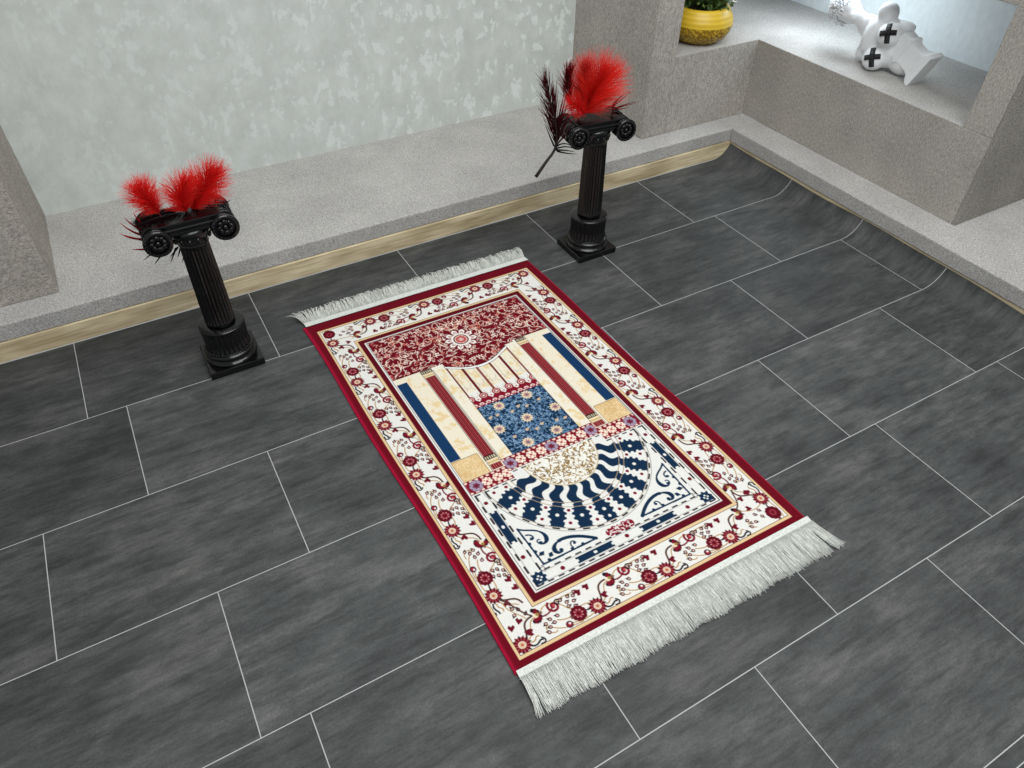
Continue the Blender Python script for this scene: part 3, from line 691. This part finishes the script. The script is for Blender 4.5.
def fringe(V0, Vband, Vend, flip, name):
    mb = MB(); sg = 1 if Vend > V0 else -1
    n_ = 90
    for k in range(n_):      # woven band
        a, b_ = k*226/n_, (k+1)*226/n_
        A0, B0_ = rugxy(a, V0-sg*.8), rugxy(b_, V0-sg*.8); A1, B1_ = rugxy(a, Vband), rugxy(b_, Vband)
        mb.add([(*A0, .030), (*B0_, .030), (*B1_, .022), (*A1, .022), (*A1, .002), (*B1_, .002)], [(0, 1, 2, 3), (3, 2, 5, 4)], 0)
    U = .15
    while U < 225.9:         # row of knots
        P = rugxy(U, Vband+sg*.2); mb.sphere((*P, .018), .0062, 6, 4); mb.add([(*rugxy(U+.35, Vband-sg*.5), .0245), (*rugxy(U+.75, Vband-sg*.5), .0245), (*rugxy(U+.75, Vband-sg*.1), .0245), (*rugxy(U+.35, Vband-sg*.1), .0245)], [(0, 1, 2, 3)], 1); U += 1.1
    rsf = random.Random(21 if flip else 22)
    for layer in range(3):
        U = rsf.uniform(0, .3)
        drift = 0
        while U < 226:
            drift = .92*drift+rsf.gauss(0, .35)
            gap = math.sin(U*.55+layer*2)+.6*math.sin(U*1.31+1)
            L = (Vend-Vband)*(1+rsf.gauss(0, .03)+.025*math.sin(U*.21))*(1 if rsf.random() > .04 else rsf.uniform(.8, 1.05))
            if not flip:
                end = 5 if U > 219 else (-3 if U < 4 else 0)
                pts = []
                for q_ in range(6):
                    t = q_/5; u_ = U+drift*t+end*t*t+rsf.gauss(0, .28)*t+.5*gap*t*(1-t); v_ = Vband+L*t
                    z_ = .016*(1-t)+.006+.004*layer+abs(rsf.gauss(0, .002))+.006*math.sin(t*3.1)*rsf.random()
                    pts.append((*rugxy(u_, v_), z_))
                mb.tube(pts, [.003, .003, .0028, .0026, .0024, .0018], 4)
                U += rsf.uniform(.45, .85)
            else:
                pts = []; lean = rsf.gauss(0, 2.0)+drift*1.0; lift = .025+.05*rsf.random()
                end = -7*max(0, 1-U/8)
                for q_ in range(5):
                    t = q_/4; pts.append((*rugxy(U+lean*t*t+end*t+rsf.gauss(0, .3)*t, Vband+L*t*(1-.12*t)), .012+lift*math.sin(t*2.4)+.004*layer))
                mb.tube(pts, [.0036, .0036, .0036, .0034, .0024], 4)
                U += rsf.uniform(.6, 1.05)
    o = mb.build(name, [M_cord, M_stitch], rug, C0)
    return o
fb = fringe(361.6, 365.4, 388.6, False, 'fringe'); fb['label'] = 'long white combed fringe at the near end'
ft = fringe(.4, -6.0, -19.8, True, 'fringe'); ft['label'] = 'short ruffled white fringe at the far end'

# ------------------------------------------------------------------ pedestals
PED = [(.875, -.82), (4.43, -.852)]
ZA = 1.375
def make_pedestal(loc, label):
    t = thing('column_pedestal', label, 'pedestal', (*loc, 0), 'black column pedestals')
    mb = MB(); mb.box((-.22, -.212, 0), (.22, .212, .065)); mb.build('plinth', M_black, t, bevel=.008)
    mb = MB()
    prof = [(.205, .065), (.208, .075), (.205, .088), (.192, .094), (.186, .1), (.186, .104)]
    for k in range(9):
        a = -math.pi/2+math.pi*k/8; prof.append((.174+.026*math.cos(a), .132+.026*math.sin(a)))
    prof += [(.174, .162), (.17, .172)]
    mb.lathe(prof, 64)
    for k in range(46):
        a = 2*math.pi*k/46; mb.sphere((.179*math.cos(a), .179*math.sin(a), .168), .0095, 6, 5)
    mb.build('base_moulding', M_black, t)
    global NFL
    NFL = 28
    mb = MB(); mb.lathe([(.172, .17), (.172, .178), (.172, .185), (.178, .365), (.181, .375), (.181, .388), (.172, .394), (.10, .396)], 28*8, flute=[0, 0, .011, .011, 0, 0, 0, 0]); mb.build('fluted_drum', M_black, t)
    NFL = 24
    mb = MB(); mb.lathe([(.1, .394), (.11, .402), (.117, .415), (.117, .43), (.116, .44), (.115, .6), (.111, .85), (.106, 1.1), (.105, 1.135), (.107, 1.14)], 24*8, flute=[0, 0, 0, .002, .011, .011, .010, .010, .008, 0]); mb.build('fluted_shaft', M_black, t)
    mb = MB(); mb.box((-.235, -.128, 1.335), (.235, .128, ZA)); mb.box((-.22, -.14, 1.31), (.22, .14, 1.338)); mb.box((-.19, -.142, 1.285), (.19, .142, 1.312)); cap = mb.build('capital', M_black, t, bevel=.007)
    mb = MB(); mb.lathe([(.106, 1.135), (.112, 1.142), (.112, 1.152), (.106, 1.158), (.108, 1.165), (.122, 1.19), (.138, 1.215), (.148, 1.25), (.15, 1.29)], 48)
    for k in range(14):
        a = 2*math.pi*k/14; mb.sphere((.132*math.cos(a), .132*math.sin(a), 1.205), (.018, .018, .026), 8, 6)
    mb.build('echinus', M_black, cap)
    for sx in (-1, 1):
        cx, cz, r = sx*.232, 1.274, .097
        mb = MB(); n = 40
        prof = [(-.17, .072), (-.17, .098), (-.155, .1), (-.15, .094), (-.1, .086), (-.06, .08), (0, .077), (.06, .08), (.1, .086), (.15, .094), (.155, .1), (.17, .098), (.17, .072)]
        vs = [(cx+rr*math.cos(2*math.pi*i/n), y, cz+rr*math.sin(2*math.pi*i/n)) for y, rr in prof for i in range(n)]
        fs = [(k*n+i, k*n+(i+1) % n, (k+1)*n+(i+1) % n, (k+1)*n+i) for k in range(len(prof)-1) for i in range(n)]
        mb.add(vs, fs, 0, True)
        for y in (-.158, .158): mb.add([(cx+.074*math.cos(2*math.pi*i/n), y, cz+.074*math.sin(2*math.pi*i/n)) for i in range(n)], [tuple(range(n))])
        for y in (-.125, -.08, -.04, .04, .08, .125):  # rings round the bolster
            mb.tube([(cx+.088*math.cos(2*math.pi*i/24), y, cz+.088*math.sin(2*math.pi*i/24)) for i in range(25)], .006, 5)
        vol = mb.build('volute', M_black, cap)
        for sy in (-1, 1):   # carved rosette on each face
            y = sy*.163; mb = MB()
            mb.sphere((cx, y, cz), (.02, .013, .02), 10, 6)
            for k in range(8):
                a = 2*math.pi*k/8; mb.sphere((cx+.044*math.cos(a), y, cz+.044*math.sin(a)), (.02, .01, .02), 8, 5)
                mb.tube([(cx+.02*math.cos(a+.2), y, cz+.02*math.sin(a+.2)), (cx+.04*math.cos(a+.45), y+sy*.008, cz+.04*math.sin(a+.45)), (cx+.064*math.cos(a+.5), y, cz+.064*math.sin(a+.5))], [.003, .006, .003], 5)
            for k in range(20):
                a = 2*math.pi*k/20; mb.sphere((cx+.084*math.cos(a), sy*.17, cz+.084*math.sin(a)), .0065, 5, 4)
            mb.build('rosette', M_black, cap)
    return t
ped = make_pedestal(PED[0], 'black fluted column pedestal left of the rug, nearest the left pier')
def copy_tree(o, parent=None):
    c = o.copy(); COL.objects.link(c); c.parent = parent
    for ch in [x for x in bpy.data.objects if x.parent == o and x is not c]: copy_tree(ch, c)
    return c
ped2 = copy_tree(ped); ped2.location = (PED[1][0]*S, PED[1][1]*S, 0)
for ch in [x for x in bpy.data.objects if x.parent == ped2 and x.name.startswith('capital')]: ch.rotation_euler.z = -.12; ch.location.x = -.025*S
ped2['label'] = 'black fluted column pedestal behind the far right corner of the rug'

# ------------------------------------------------------------------ feathers
def feather(name, label, cat, pts, n, blen, col0, col1, ang=50, spread='round', w=.0035, droop=.0, wav_=.25, qr=.004, seed=1, t0=.12, quillmat=None, group=None, prof=None, side_pref=None, tipcol=None, planen=None):
    r = random.Random(seed); P = [Vector(q_) for q_ in pts]
    def cr(t):
        m_ = len(P)-1; f_ = min(t*m_, m_-1e-6); i = int(f_); u = f_-i
        p0, p1, p2, p3 = P[max(i-1, 0)], P[i], P[i+1], P[min(i+2, m_)]
        return .5*((2*p1)+(-p0+p2)*u+(2*p0-5*p1+4*p2-p3)*u*u+(-p0+3*p1-3*p2+p3)*u**3)
    base = P[0]; t = thing(name, label, cat, base, group)
    mb = MB(); cs = [cr(k/16) for k in range(17)]; mb.tube(cs, [qr*(1-.75*k/16) for k in range(17)], 6); mb.build('quill', quillmat or M_quill, t, base)
    mb = MB(); view = Vector(planen) if planen else Vector((.35, -.75, .5)).normalized()
    for k in range(n):
        tt = t0+(1-t0)*((k+r.random())/n); c_ = cr(tt); T_ = (cr(min(1, tt+.03))-cr(max(0, tt-.03))).normalized()
        s_ = T_.cross(view).normalized(); d_ = T_.cross(s_)
        if spread == 'round': a = r.uniform(0, 2*math.pi); sd = s_*math.cos(a)+d_*math.sin(a)*.7
        else:
            sgn = r.choice((-1, 1)) if side_pref is None else (1 if r.random() < side_pref else -1)
            sd = s_*sgn+d_*r.gauss(0, .22)
        A = math.radians(ang*(1.0-.6*max(0, tt-.6)/.4)+r.gauss(0, 8))
        dr = (T_*math.cos(A)+sd*math.sin(A)).normalized()
        L = blen*(prof(tt) if prof else (1-.35*abs(tt-.55)/.45))*r.uniform(.65, 1.12)
        curl_ = Vector((r.gauss(0, 1), r.gauss(0, 1), r.gauss(0, 1)))*wav_; q_ = [c_]; seg = 5
        for j in range(1, seg+1):
            u = j/seg; dd = (dr+curl_*u*u+T_*.25*u+Vector((0, 0, -droop*u))).normalized(); q_.append(q_[-1]+dd*(L/seg))
        side_ = dr.cross(view); side_ = side_.normalized() if side_.length > .05 else s_
        sh = r.uniform(.75, 1.1); cA = np.array(lin(col0)); cB = np.array(lin(col1))
        vs = []; cl = []
        for j, x in enumerate(q_):
            u = j/seg; hw_ = w*(1-.8*u)*.5; vs += [x-side_*hw_, x+side_*hw_]
            cm = (cA*(1-u)+cB*u)*sh; cl += [tuple(cm), tuple(cm)]
        b0 = len(mb.v); mb.add(vs, [(2*j, 2*j+1, 2*j+3, 2*j+2) for j in range(seg)], 0, True); mb.c[b0:] = cl
    mb.build('barbs', M_feather, t, base, colors=True)
    return t
RED, REDL, DRED, BLK = (214,18,22), (248,54,46), (120,10,18), (16,10,12)
GL = 'feathers on the left pedestal'; GR = 'feathers on the right pedestal'
def path(pix, y): return [at(px, py, 1, yy) for (px, py), yy in zip(pix, y if hasattr(y, '__len__') else [y]*len(pix))]
dome = lambda t: .45+.75*math.sin(min(1, t*1.05)*math.pi*.78)
feather('feather', 'short fluffy red feather at the left end of the left pedestal top', 'feather', path([(161,216), (153,207), (147,200), (142,193)], (-.80, -.79, -.78, -.77)), 900, .15, RED, REDL, 64, 'round', .0032, wav_=.42, seed=2, quillmat=M_quill_red, group=GL, prof=dome)
feather('feather', 'bushy red feather upright in the middle of the left pedestal top', 'feather', path([(188,214), (183,205), (181,197), (184,187)], (-.82, -.82, -.80, -.79)), 1000, .155, RED, REDL, 62, 'round', .0032, wav_=.42, seed=3, quillmat=M_quill_red, group=GL, prof=dome)
feather('feather', 'tallest fluffy red feather leaning right on the left pedestal top', 'feather', path([(191,214), (197,201), (204,189), (211,177)], (-.80, -.78, -.76, -.75)), 1200, .18, RED, REDL, 62, 'round', .0032, wav_=.42, seed=4, quillmat=M_quill_red, group=GL, prof=dome)
# dark spiky feather lying across the left pedestal, its stiff barbs poking past the volute
feather('feather', 'black feather with stiff crimson barbs lying across the left pedestal top', 'feather', path([(212,204), (190,210), (166,215), (146,221)], (-.76, -.78, -.80, -.82)), 900, .15, BLK, (40,6,12), 52, 'flat', .006, wav_=.12, seed=5, group=GL, prof=lambda t: .8, planen=(0, 0, 1))
for i, (pa, pb, pc) in enumerate([((146,231), (137,220), (133,212)), ((144,233), (133,228), (124,217)), ((143,237), (130,233), (120,222)), ((145,240), (131,240), (120,234)), ((146,247), (139,250), (133,249))]): pass
def spikes(name, label, base_pix, tips, y, cA, cB, seed, group, w=.013):
    # a loose tuft of stiff barbs on a short hidden quill
    base = Vector(at(*base_pix, 1, y)); t = thing(name, label, 'feather', base, group)
    mb = MB(); c0 = Vector(at(*base_pix, 1, y+.12)); mb.tube([base, (base+c0)/2, c0], [.004, .005, .005], 6); mb.build('quill', M_quill, t, base)
    mb = MB(); ca_, cb_ = np.array(lin(cA)), np.array(lin(cB))
    for (a, m_, b_) in tips:
        A_, M_, B_ = (np.array(at(*q_, 1, y+dy)) for q_, dy in ((a, 0), (m_, -.02), (b_, -.01)))
        pts = bez(A_, A_*.35+M_*.65, B_*.35+M_*.65, B_, 8); b0 = len(mb.v)
        mb.tube([tuple(q_) for q_ in pts], [w*.5*(1-.92*k/8)**.8 for k in range(9)], 4)
        nv = len(mb.v)-b0; mb.c[b0:] = [tuple(ca_*(1-(k//4)/8)+cb_*((k//4)/8)) for k in range(nv)]
    mb.build('barbs', M_feather, t, base, colors=True); return t
spikes('feather', 'tuft of curved crimson barbs left of the left pedestal volute', (147,238),
    [((147,228), (138,221), (133,212.5)), ((146,232), (132,226), (124,217.5)), ((145,236), (129,232), (120,222.5)), ((146,239), (130,240), (120,233.5)), ((147,241), (132,238), (124,235)), ((148,249), (139,250), (132,249.3))], -.80, (120,8,22), (190,20,40), 1, GL, .02)
spikes('feather', 'tuft of black barbs hanging under the left pedestal capital', (170,240),
    [((156,250), (150,255), (144,260)), ((163,253), (159,258), (155,264)), ((176,248), (173,256), (171,262)), ((181,246), (179,253), (178,257)), ((183,245), (184,255), (182.5,263)), ((160,251), (152,254), (147,254)), ((178,247), (174,253), (170,257))], -.72, BLK, BLK, 2, GL, .019)
spikes('feather', 'tuft of short dark barbs at the right end of the left pedestal top', (214,207),
    [((214,206), (218,199), (221,195)), ((222,205), (227,202), (231,199.5)), ((216,206), (224,199), (229,202)), ((206,203), (213,196), (215,192)), ((205,203), (211,193), (209,188)), ((214,204), (217,196), (216,190))], -.74, BLK, (120,10,24), 3, GL, .014)
# right pedestal
feather('feather', 'big fluffy bright red feather arching right on the right pedestal top', 'feather', path([(583,117), (589,104), (595,91), (603,78)], (-.86, -.84, -.82, -.80)), 2000, .28, (226,24,22), (255,72,58), 68, 'round', .0036, wav_=.35, seed=6, quillmat=M_quill_red, group=GR, prof=dome)
feather('feather', 'upright red feather rising behind the big one on the right pedestal', 'feather', path([(578,116), (580,100), (582,86), (585,72)], (-.78, -.75, -.73, -.72)), 1100, .20, (150,12,20), REDL, 56, 'round', .0034, wav_=.25, seed=7, quillmat=M_quill_red, group=GR, prof=dome)
feather('feather', 'small star-shaped red feather low at the front of the right pedestal top', 'feather', path([(586,115), (582,110), (577,106), (572,103)], (-.94, -.94, -.95, -.95)), 420, .16, RED, (244,50,44), 70, 'round', .0034, wav_=.2, seed=8, quillmat=M_quill_red, group=GR)
feather('feather', 'long black feather hanging quill-down on the left of the right pedestal', 'feather', path([(535.8,177), (546,162), (555,148.5), (556,128), (552,107), (546,84)], (-.92, -.92, -.92, -.90, -.88, -.86)), 150, .34, BLK, (92,16,26), 38, 'flat', .012, wav_=.08, seed=9, group=GR, qr=.016, t0=.42, prof=lambda t: 1.0-.55*max(0, t-.55)/.45)
feather('feather', 'dark red-tipped feather standing between the black feather and red plumes', 'feather', path([(573,117), (570,102), (568,88), (568,78)], (-.80, -.78, -.76, -.75)), 200, .22, BLK, (130,14,26), 34, 'flat', .010, wav_=.08, seed=10, group=GR, qr=.006, t0=.25)
spikes('feather', 'spray of black barbs tucked behind the left volute of the right pedestal', (556,150),
    [((555,149), (567,144), (577,150)), ((556,150), (568,150), (575,152)), ((557,151), (566,154), (578,154)), ((556,147), (563,140), (574,147)), ((554,146), (548,132), (545,124)), ((555,140), (549,122), (544,112)), ((556,136), (548,110), (540,92))], -.90, BLK, BLK, 4, GR, .017)
spikes('feather', 'spray of thin crimson barbs at the right end of the right pedestal top', (613,108),
    [((612,108), (622,98), (633.5,90.8)), ((613,106), (620,95), (631,91)), ((614,109), (626,103), (638,102)), ((612,110), (625,105), (636,103.5)), ((611,107), (617,99), (622,95)), ((613,110), (622,109), (630,107))], -.84, (60,8,14), (150,16,28), 5, GR, .014)

# ------------------------------------------------------------------ potted plant in the niche
PX, PY = 6.875, .675
pot = thing('potted_plant', 'round yellow ribbed pot of white-flowered greenery on the niche shelf', 'potted plant', (PX, PY, ZN))
m, nt, b = new_mat('yellow_ceramic')
tc = nt.nodes.new('ShaderNodeTexCoord'); sx_ = nt.nodes.new('ShaderNodeSeparateXYZ'); nt.links.new(tc.outputs['Object'], sx_.inputs[0])
vo = node(nt, 'ShaderNodeTexVoronoi', Scale=120.0); nt.links.new(tc.outputs['Object'], vo.inputs['Vector'])
wv = node(nt, 'ShaderNodeTexWave', Scale=22.0, Distortion=.6); wv.bands_direction = 'Z'; nt.links.new(tc.outputs['Object'], wv.inputs['Vector'])
lt = nt.nodes.new('ShaderNodeMath'); lt.operation = 'LESS_THAN'; lt.inputs[1].default_value = .062; nt.links.new(sx_.outputs[2], lt.inputs[0])
mx = nt.nodes.new('ShaderNodeMix'); nt.links.new(lt.outputs[0], mx.inputs[0]); nt.links.new(wv.outputs[1], mx.inputs[2]); nt.links.new(vo.outputs[0], mx.inputs[3])
cA = ramp(nt, wv.outputs[1], [(.1, (208,172,40)), (.8, (222,186,50))]); cB = ramp(nt, vo.outputs[0], [(.1, (222,186,50)), (.6, (140,106,20))])
nt.links.new(mixc(nt, cA, cB, lt.outputs[0]), b.inputs['Base Color']); b.inputs['Roughness'].default_value = .4
bump(nt, b, mx.outputs[0], .3, .0015)
mb = MB(); mb.lathe([(.18, 0), (.24, .012), (.31, .06), (.355, .13), (.37, .2), (.355, .27), (.32, .33), (.285, .372), (.275, .378), (.262, .37), (.28, .32), (.28, .25)], 56); mb.build('pot', m, pot)
mb = MB(); mb.lathe([(.02, .33), (.2, .335), (.272, .325)], 32, caps=False); mb.add([(.2*math.cos(a*.3), .2*math.sin(a*.3), .334) for a in range(21)], [tuple(range(21))]); mb.build('soil', M_soil, pot)
m, nt, b = new_mat('leaf_green')
n = node(nt, 'ShaderNodeTexNoise', Scale=90.0, Detail=2.0); nt.links.new(mapped(nt, (1, 1, 1)), n.inputs['Vector'])
nt.links.new(ramp(nt, n.outputs[0], [(.3, (34,56,24)), (.5, (66,96,40)), (.7, (128,150,74))]), b.inputs['Base Color']); b.inputs['Roughness'].default_value = .5
M_leaf = m; M_petal = plain('white_petals', (240,242,236), .6)
mb = MB(); rp = random.Random(4); tips = []
for k in range(70):
    a = rp.uniform(0, 6.28); r0 = rp.uniform(0, .2); r1 = r0+rp.uniform(.05, .24); h = rp.uniform(.12, .42)
    P0 = Vector((r0*math.cos(a), r0*math.sin(a), .33)); P2 = Vector((r1*math.cos(a+.3), r1*math.sin(a+.3), .33+h)); P1 = (P0+P2)/2+Vector((0, 0, .06))
    mb.tube([P0, P1, P2], [.006, .005, .003], 5); tips.append(P2)
    for q_ in range(9):
        c_ = P0.lerp(P2, rp.uniform(.2, 1)); d = Vector((rp.gauss(0, 1), rp.gauss(0, 1), rp.gauss(0, .7))).normalized(); l = rp.uniform(.04, .075); s_ = d.cross(Vector((0, 0, 1))).normalized()*l*.3
        mb.add([c_, c_+d*l*.5+s_, c_+d*l+Vector((0, 0, -.01)), c_+d*l*.5-s_], [(0, 1, 2, 3)], 0, False)
mb.build('foliage', M_leaf, pot)
for P2 in tips[:60]:
    mb = MB()
    for q_ in range(5):
        a = q_*1.257; d = Vector((math.cos(a), math.sin(a), .35)); s_ = Vector((-math.sin(a), math.cos(a), 0))*.012
        mb.add([P2, P2+d*.018+s_, P2+d*.034, P2+d*.018-s_], [(0, 1, 2, 3)])
    mb.build('blossom', M_petal, pot)

# ------------------------------------------------------------------ toppled plaster bust
bust = thing('plaster_bust', 'white plaster bust with black tape crosses lying toppled on the niche shelf', 'sculpture', (7.95, -.95, ZN))
BO = (7.95, -.95, ZN)
def blob(list_, voxel, name, mat, parent, smooth=4):
    mb = MB()
    for (c_, r_, ax) in list_:
        n = 24; mm = 16; vs = []; fs = []
        rot = Vector((0, 1, 0)).rotation_difference(Vector(ax).normalized()).to_matrix() if ax else Matrix.Identity(3)
        for k in range(mm+1):
            th = math.pi*k/mm
            for i in range(n):
                a = 2*math.pi*i/n; v = rot @ Vector((r_[0]*math.sin(th)*math.cos(a), r_[1]*math.cos(th), r_[2]*math.sin(th)*math.sin(a))); vs.append((c_[0]+v.x, c_[1]+v.y, c_[2]+v.z))
        for k in range(mm):
            for i in range(n): j = (i+1) % n; fs.append((k*n+i, k*n+j, (k+1)*n+j, (k+1)*n+i))
        mb.add(vs, fs, 0, True)
    o = mb.build(name, mat, parent, BO)
    md = o.modifiers.new('remesh', 'REMESH'); md.mode = 'VOXEL'; md.voxel_size = voxel*S; md.use_smooth_shade = True
    sm = o.modifiers.new('smooth', 'SMOOTH'); sm.iterations = smooth; sm.factor = .5
    dg = bpy.context.evaluated_depsgraph_get(); me = bpy.data.meshes.new_from_object(o.evaluated_get(dg))
    o.modifiers.clear(); o.data = me
    for p_ in me.polygons: p_.use_smooth = True
    return o
X = 8.0; AX = (0, .96, .28)
body = blob([
    ((X, -1.02, 1.45), (.15, .19, .215), AX), ((X, -.84, 1.50), (.16, .15, .245), AX), ((X+.02, -1.12, 1.42), (.11, .14, .14), AX),
    ((X-.122, -1.049, 1.592), (.115, .12, .118), None), ((X-.122, -.963, 1.331), (.115, .118, .116), None),
    ((X+.0, -.87, 1.745), (.105, .105, .10), AX), ((X+.02, -1.06, 1.66), (.09, .15, .055), (0, .86, -.1)), ((X, -1.2, 1.38), (.1, .17, .15), AX),
    ((X+.0, -.76, 1.31), (.105, .11, .09), AX), ((X, -.70, 1.56), (.09, .13, .12), (0, .9, .4)),
    ((X-.02, -.58, 1.61), (.075, .11, .075), (0, .9, .4)), ((X-.03, -.44, 1.65), (.115, .14, .11), (0, .93, .36)),
    ((X-.12, -.47, 1.62), (.035, .05, .022), AX), ((X-.10, -.53, 1.63), (.05, .04, .05), AX), ((X-.132, -.485, 1.625), (.018, .03, .014), AX),
    ((X-.11, -.42, 1.69), (.03, .02, .03), AX), ((X-.11, -.42, 1.60), (.03, .02, .03), AX)], .017, 'figure', M_plaster, bust)
mb = MB(); rh = random.Random(8)
for k in range(150):
    d = Vector((rh.gauss(-.2, 1), rh.gauss(.7, .8), rh.gauss(0, 1))).normalized(); c_ = Vector((X-.02, -.35, 1.645))+Vector((d.x*.12, d.y*.15, d.z*.125))
    u = d.cross(Vector((.3, .2, 1))).normalized(); v_ = d.cross(u); r0 = rh.uniform(.018, .03)
    mb.tube([c_+u*r0*(1-.05*j)*math.cos(j*.75)+v_*r0*(1-.05*j)*math.sin(j*.75)+d*.0035*j for j in range(11)], [.010-.0005*j for j in range(11)], 6)
mb.sphere((X-.02, -.36, 1.645), (.115, .15, .12), 16, 12)
mb.build('curly_hair', M_plaster, bust, BO)
# socle: square moulded foot on a flared neck, tilted with the body
def socle():
    mb = MB(); ax = Vector((0, .86, .40)).normalized(); up = Vector((0, -ax.z, ax.y)); c0 = Vector((X-.03, -1.512, 1.362))
    def ringq(h, hx, hz): c_ = c0+ax*h; return [c_+Vector((-hx, 0, 0))-up*hz, c_+Vector((hx, 0, 0))-up*hz, c_+Vector((hx, 0, 0))+up*hz, c_+Vector((-hx, 0, 0))+up*hz]
    prof = [(0, .105, .172), (.05, .105, .172), (.055, .10, .165), (.075, .095, .15), (.1, .08, .125), (.14, .072, .112), (.24, .07, .108), (.275, .078, .118), (.29, .09, .132), (.31, .09, .132), (.33, .08, .118), (.42, .08, .12)]
    vs = []; fs = []
    for h, a, b_ in prof: vs += ringq(h, a, b_)
    for k in range(len(prof)-1):
        for i in range(4): j = (i+1) % 4; fs.append((4*k+i, 4*k+j, 4*k+4+j, 4*k+4+i))
    fs += [(3, 2, 1, 0), tuple(4*(len(prof)-1)+i for i in range(4))]
    mb.add(vs, fs); return mb.build('socle', M_plaster, bust, BO, bevel=.006)
socle()
def cross(c_, r, tilt):     # two strips of tape stuck across a rounded surface
    mb = MB(); c_ = Vector(c_); nn = Vector((-.85, -.35, .4)).normalized(); e1 = (Vector((0, 0, 1))-nn*nn.z).normalized(); e2 = nn.cross(e1)
    for a in (tilt, tilt+math.pi/2):
        d = e1*math.cos(a)+e2*math.sin(a); s_ = (e2*math.cos(a)-e1*math.sin(a))*.025
        hl = 5 if a == tilt else 4
        for k in range(-hl, hl):
            P_ = []
            for kk, sg in ((k, -1), (k+1, -1), (k+1, 1), (k, 1)):
                th = kk*.021/r; P_.append(c_+(nn*math.cos(th)+d*math.sin(th))*r+s_*sg)
            mb.add(P_, [(0, 1, 2, 3)], 0, True)
    o = mb.build('tape_cross', M_tape, bust, BO); md = o.modifiers.new('thick', 'SOLIDIFY'); md.thickness = .006*S; md.offset = 0
    return o
cross((X-.122, -1.049, 1.592), .124, .25); cross((X-.122, -.963, 1.331), .124, .3)

# ------------------------------------------------------------------ light
def area(name, loc, target, sx, sy, power, col=(1, 1, 1)):
    l = bpy.data.lights.new(name, 'AREA'); l.shape = 'RECTANGLE'; l.size = sx*S; l.size_y = sy*S; l.energy = power; l.color = col
    o = bpy.data.objects.new(name, l); COL.objects.link(o); o.location = np.array(loc)*S
    d = Vector(target)-Vector(loc); o.rotation_euler = d.to_track_quat('-Z', 'Y').to_euler(); return o
area('ceiling_light', (2.6, -3.6, 9), (2.6, -2.6, 0), 6, 4, 41, (.98, 1, .985))
area('ceiling_light', (2.5, -8.5, 8.5), (2.5, -3, 0), 7, 2.5, 35, (.985, 1, .99))
area('ceiling_light', (7.0, -4.5, 8.5), (5.5, -3.0, 0), 2.5, 4, 10, (.985, 1, .99))
area('niche_light', (8.1, -.55, ZT-.02), (8.1, -.8, ZN), .4, 2.2, 3.5, (.82, .93, 1))
area('niche_light', (7.9, 1.5, ZT-.02), (7.7, 1.2, ZN),   .6, .4, .7, (.85, .94, 1))
wd = bpy.data.worlds.new('room_light'); scene.world = wd; wd.use_nodes = True
bg = wd.node_tree.nodes['Background']; bg.inputs[0].default_value = (.93, .96, 1, 1); bg.inputs[1].default_value = .37
scene.view_settings.view_transform = 'Standard'; scene.view_settings.look = 'None'
scene.view_settings.exposure = 0; scene.view_settings.gamma = 1
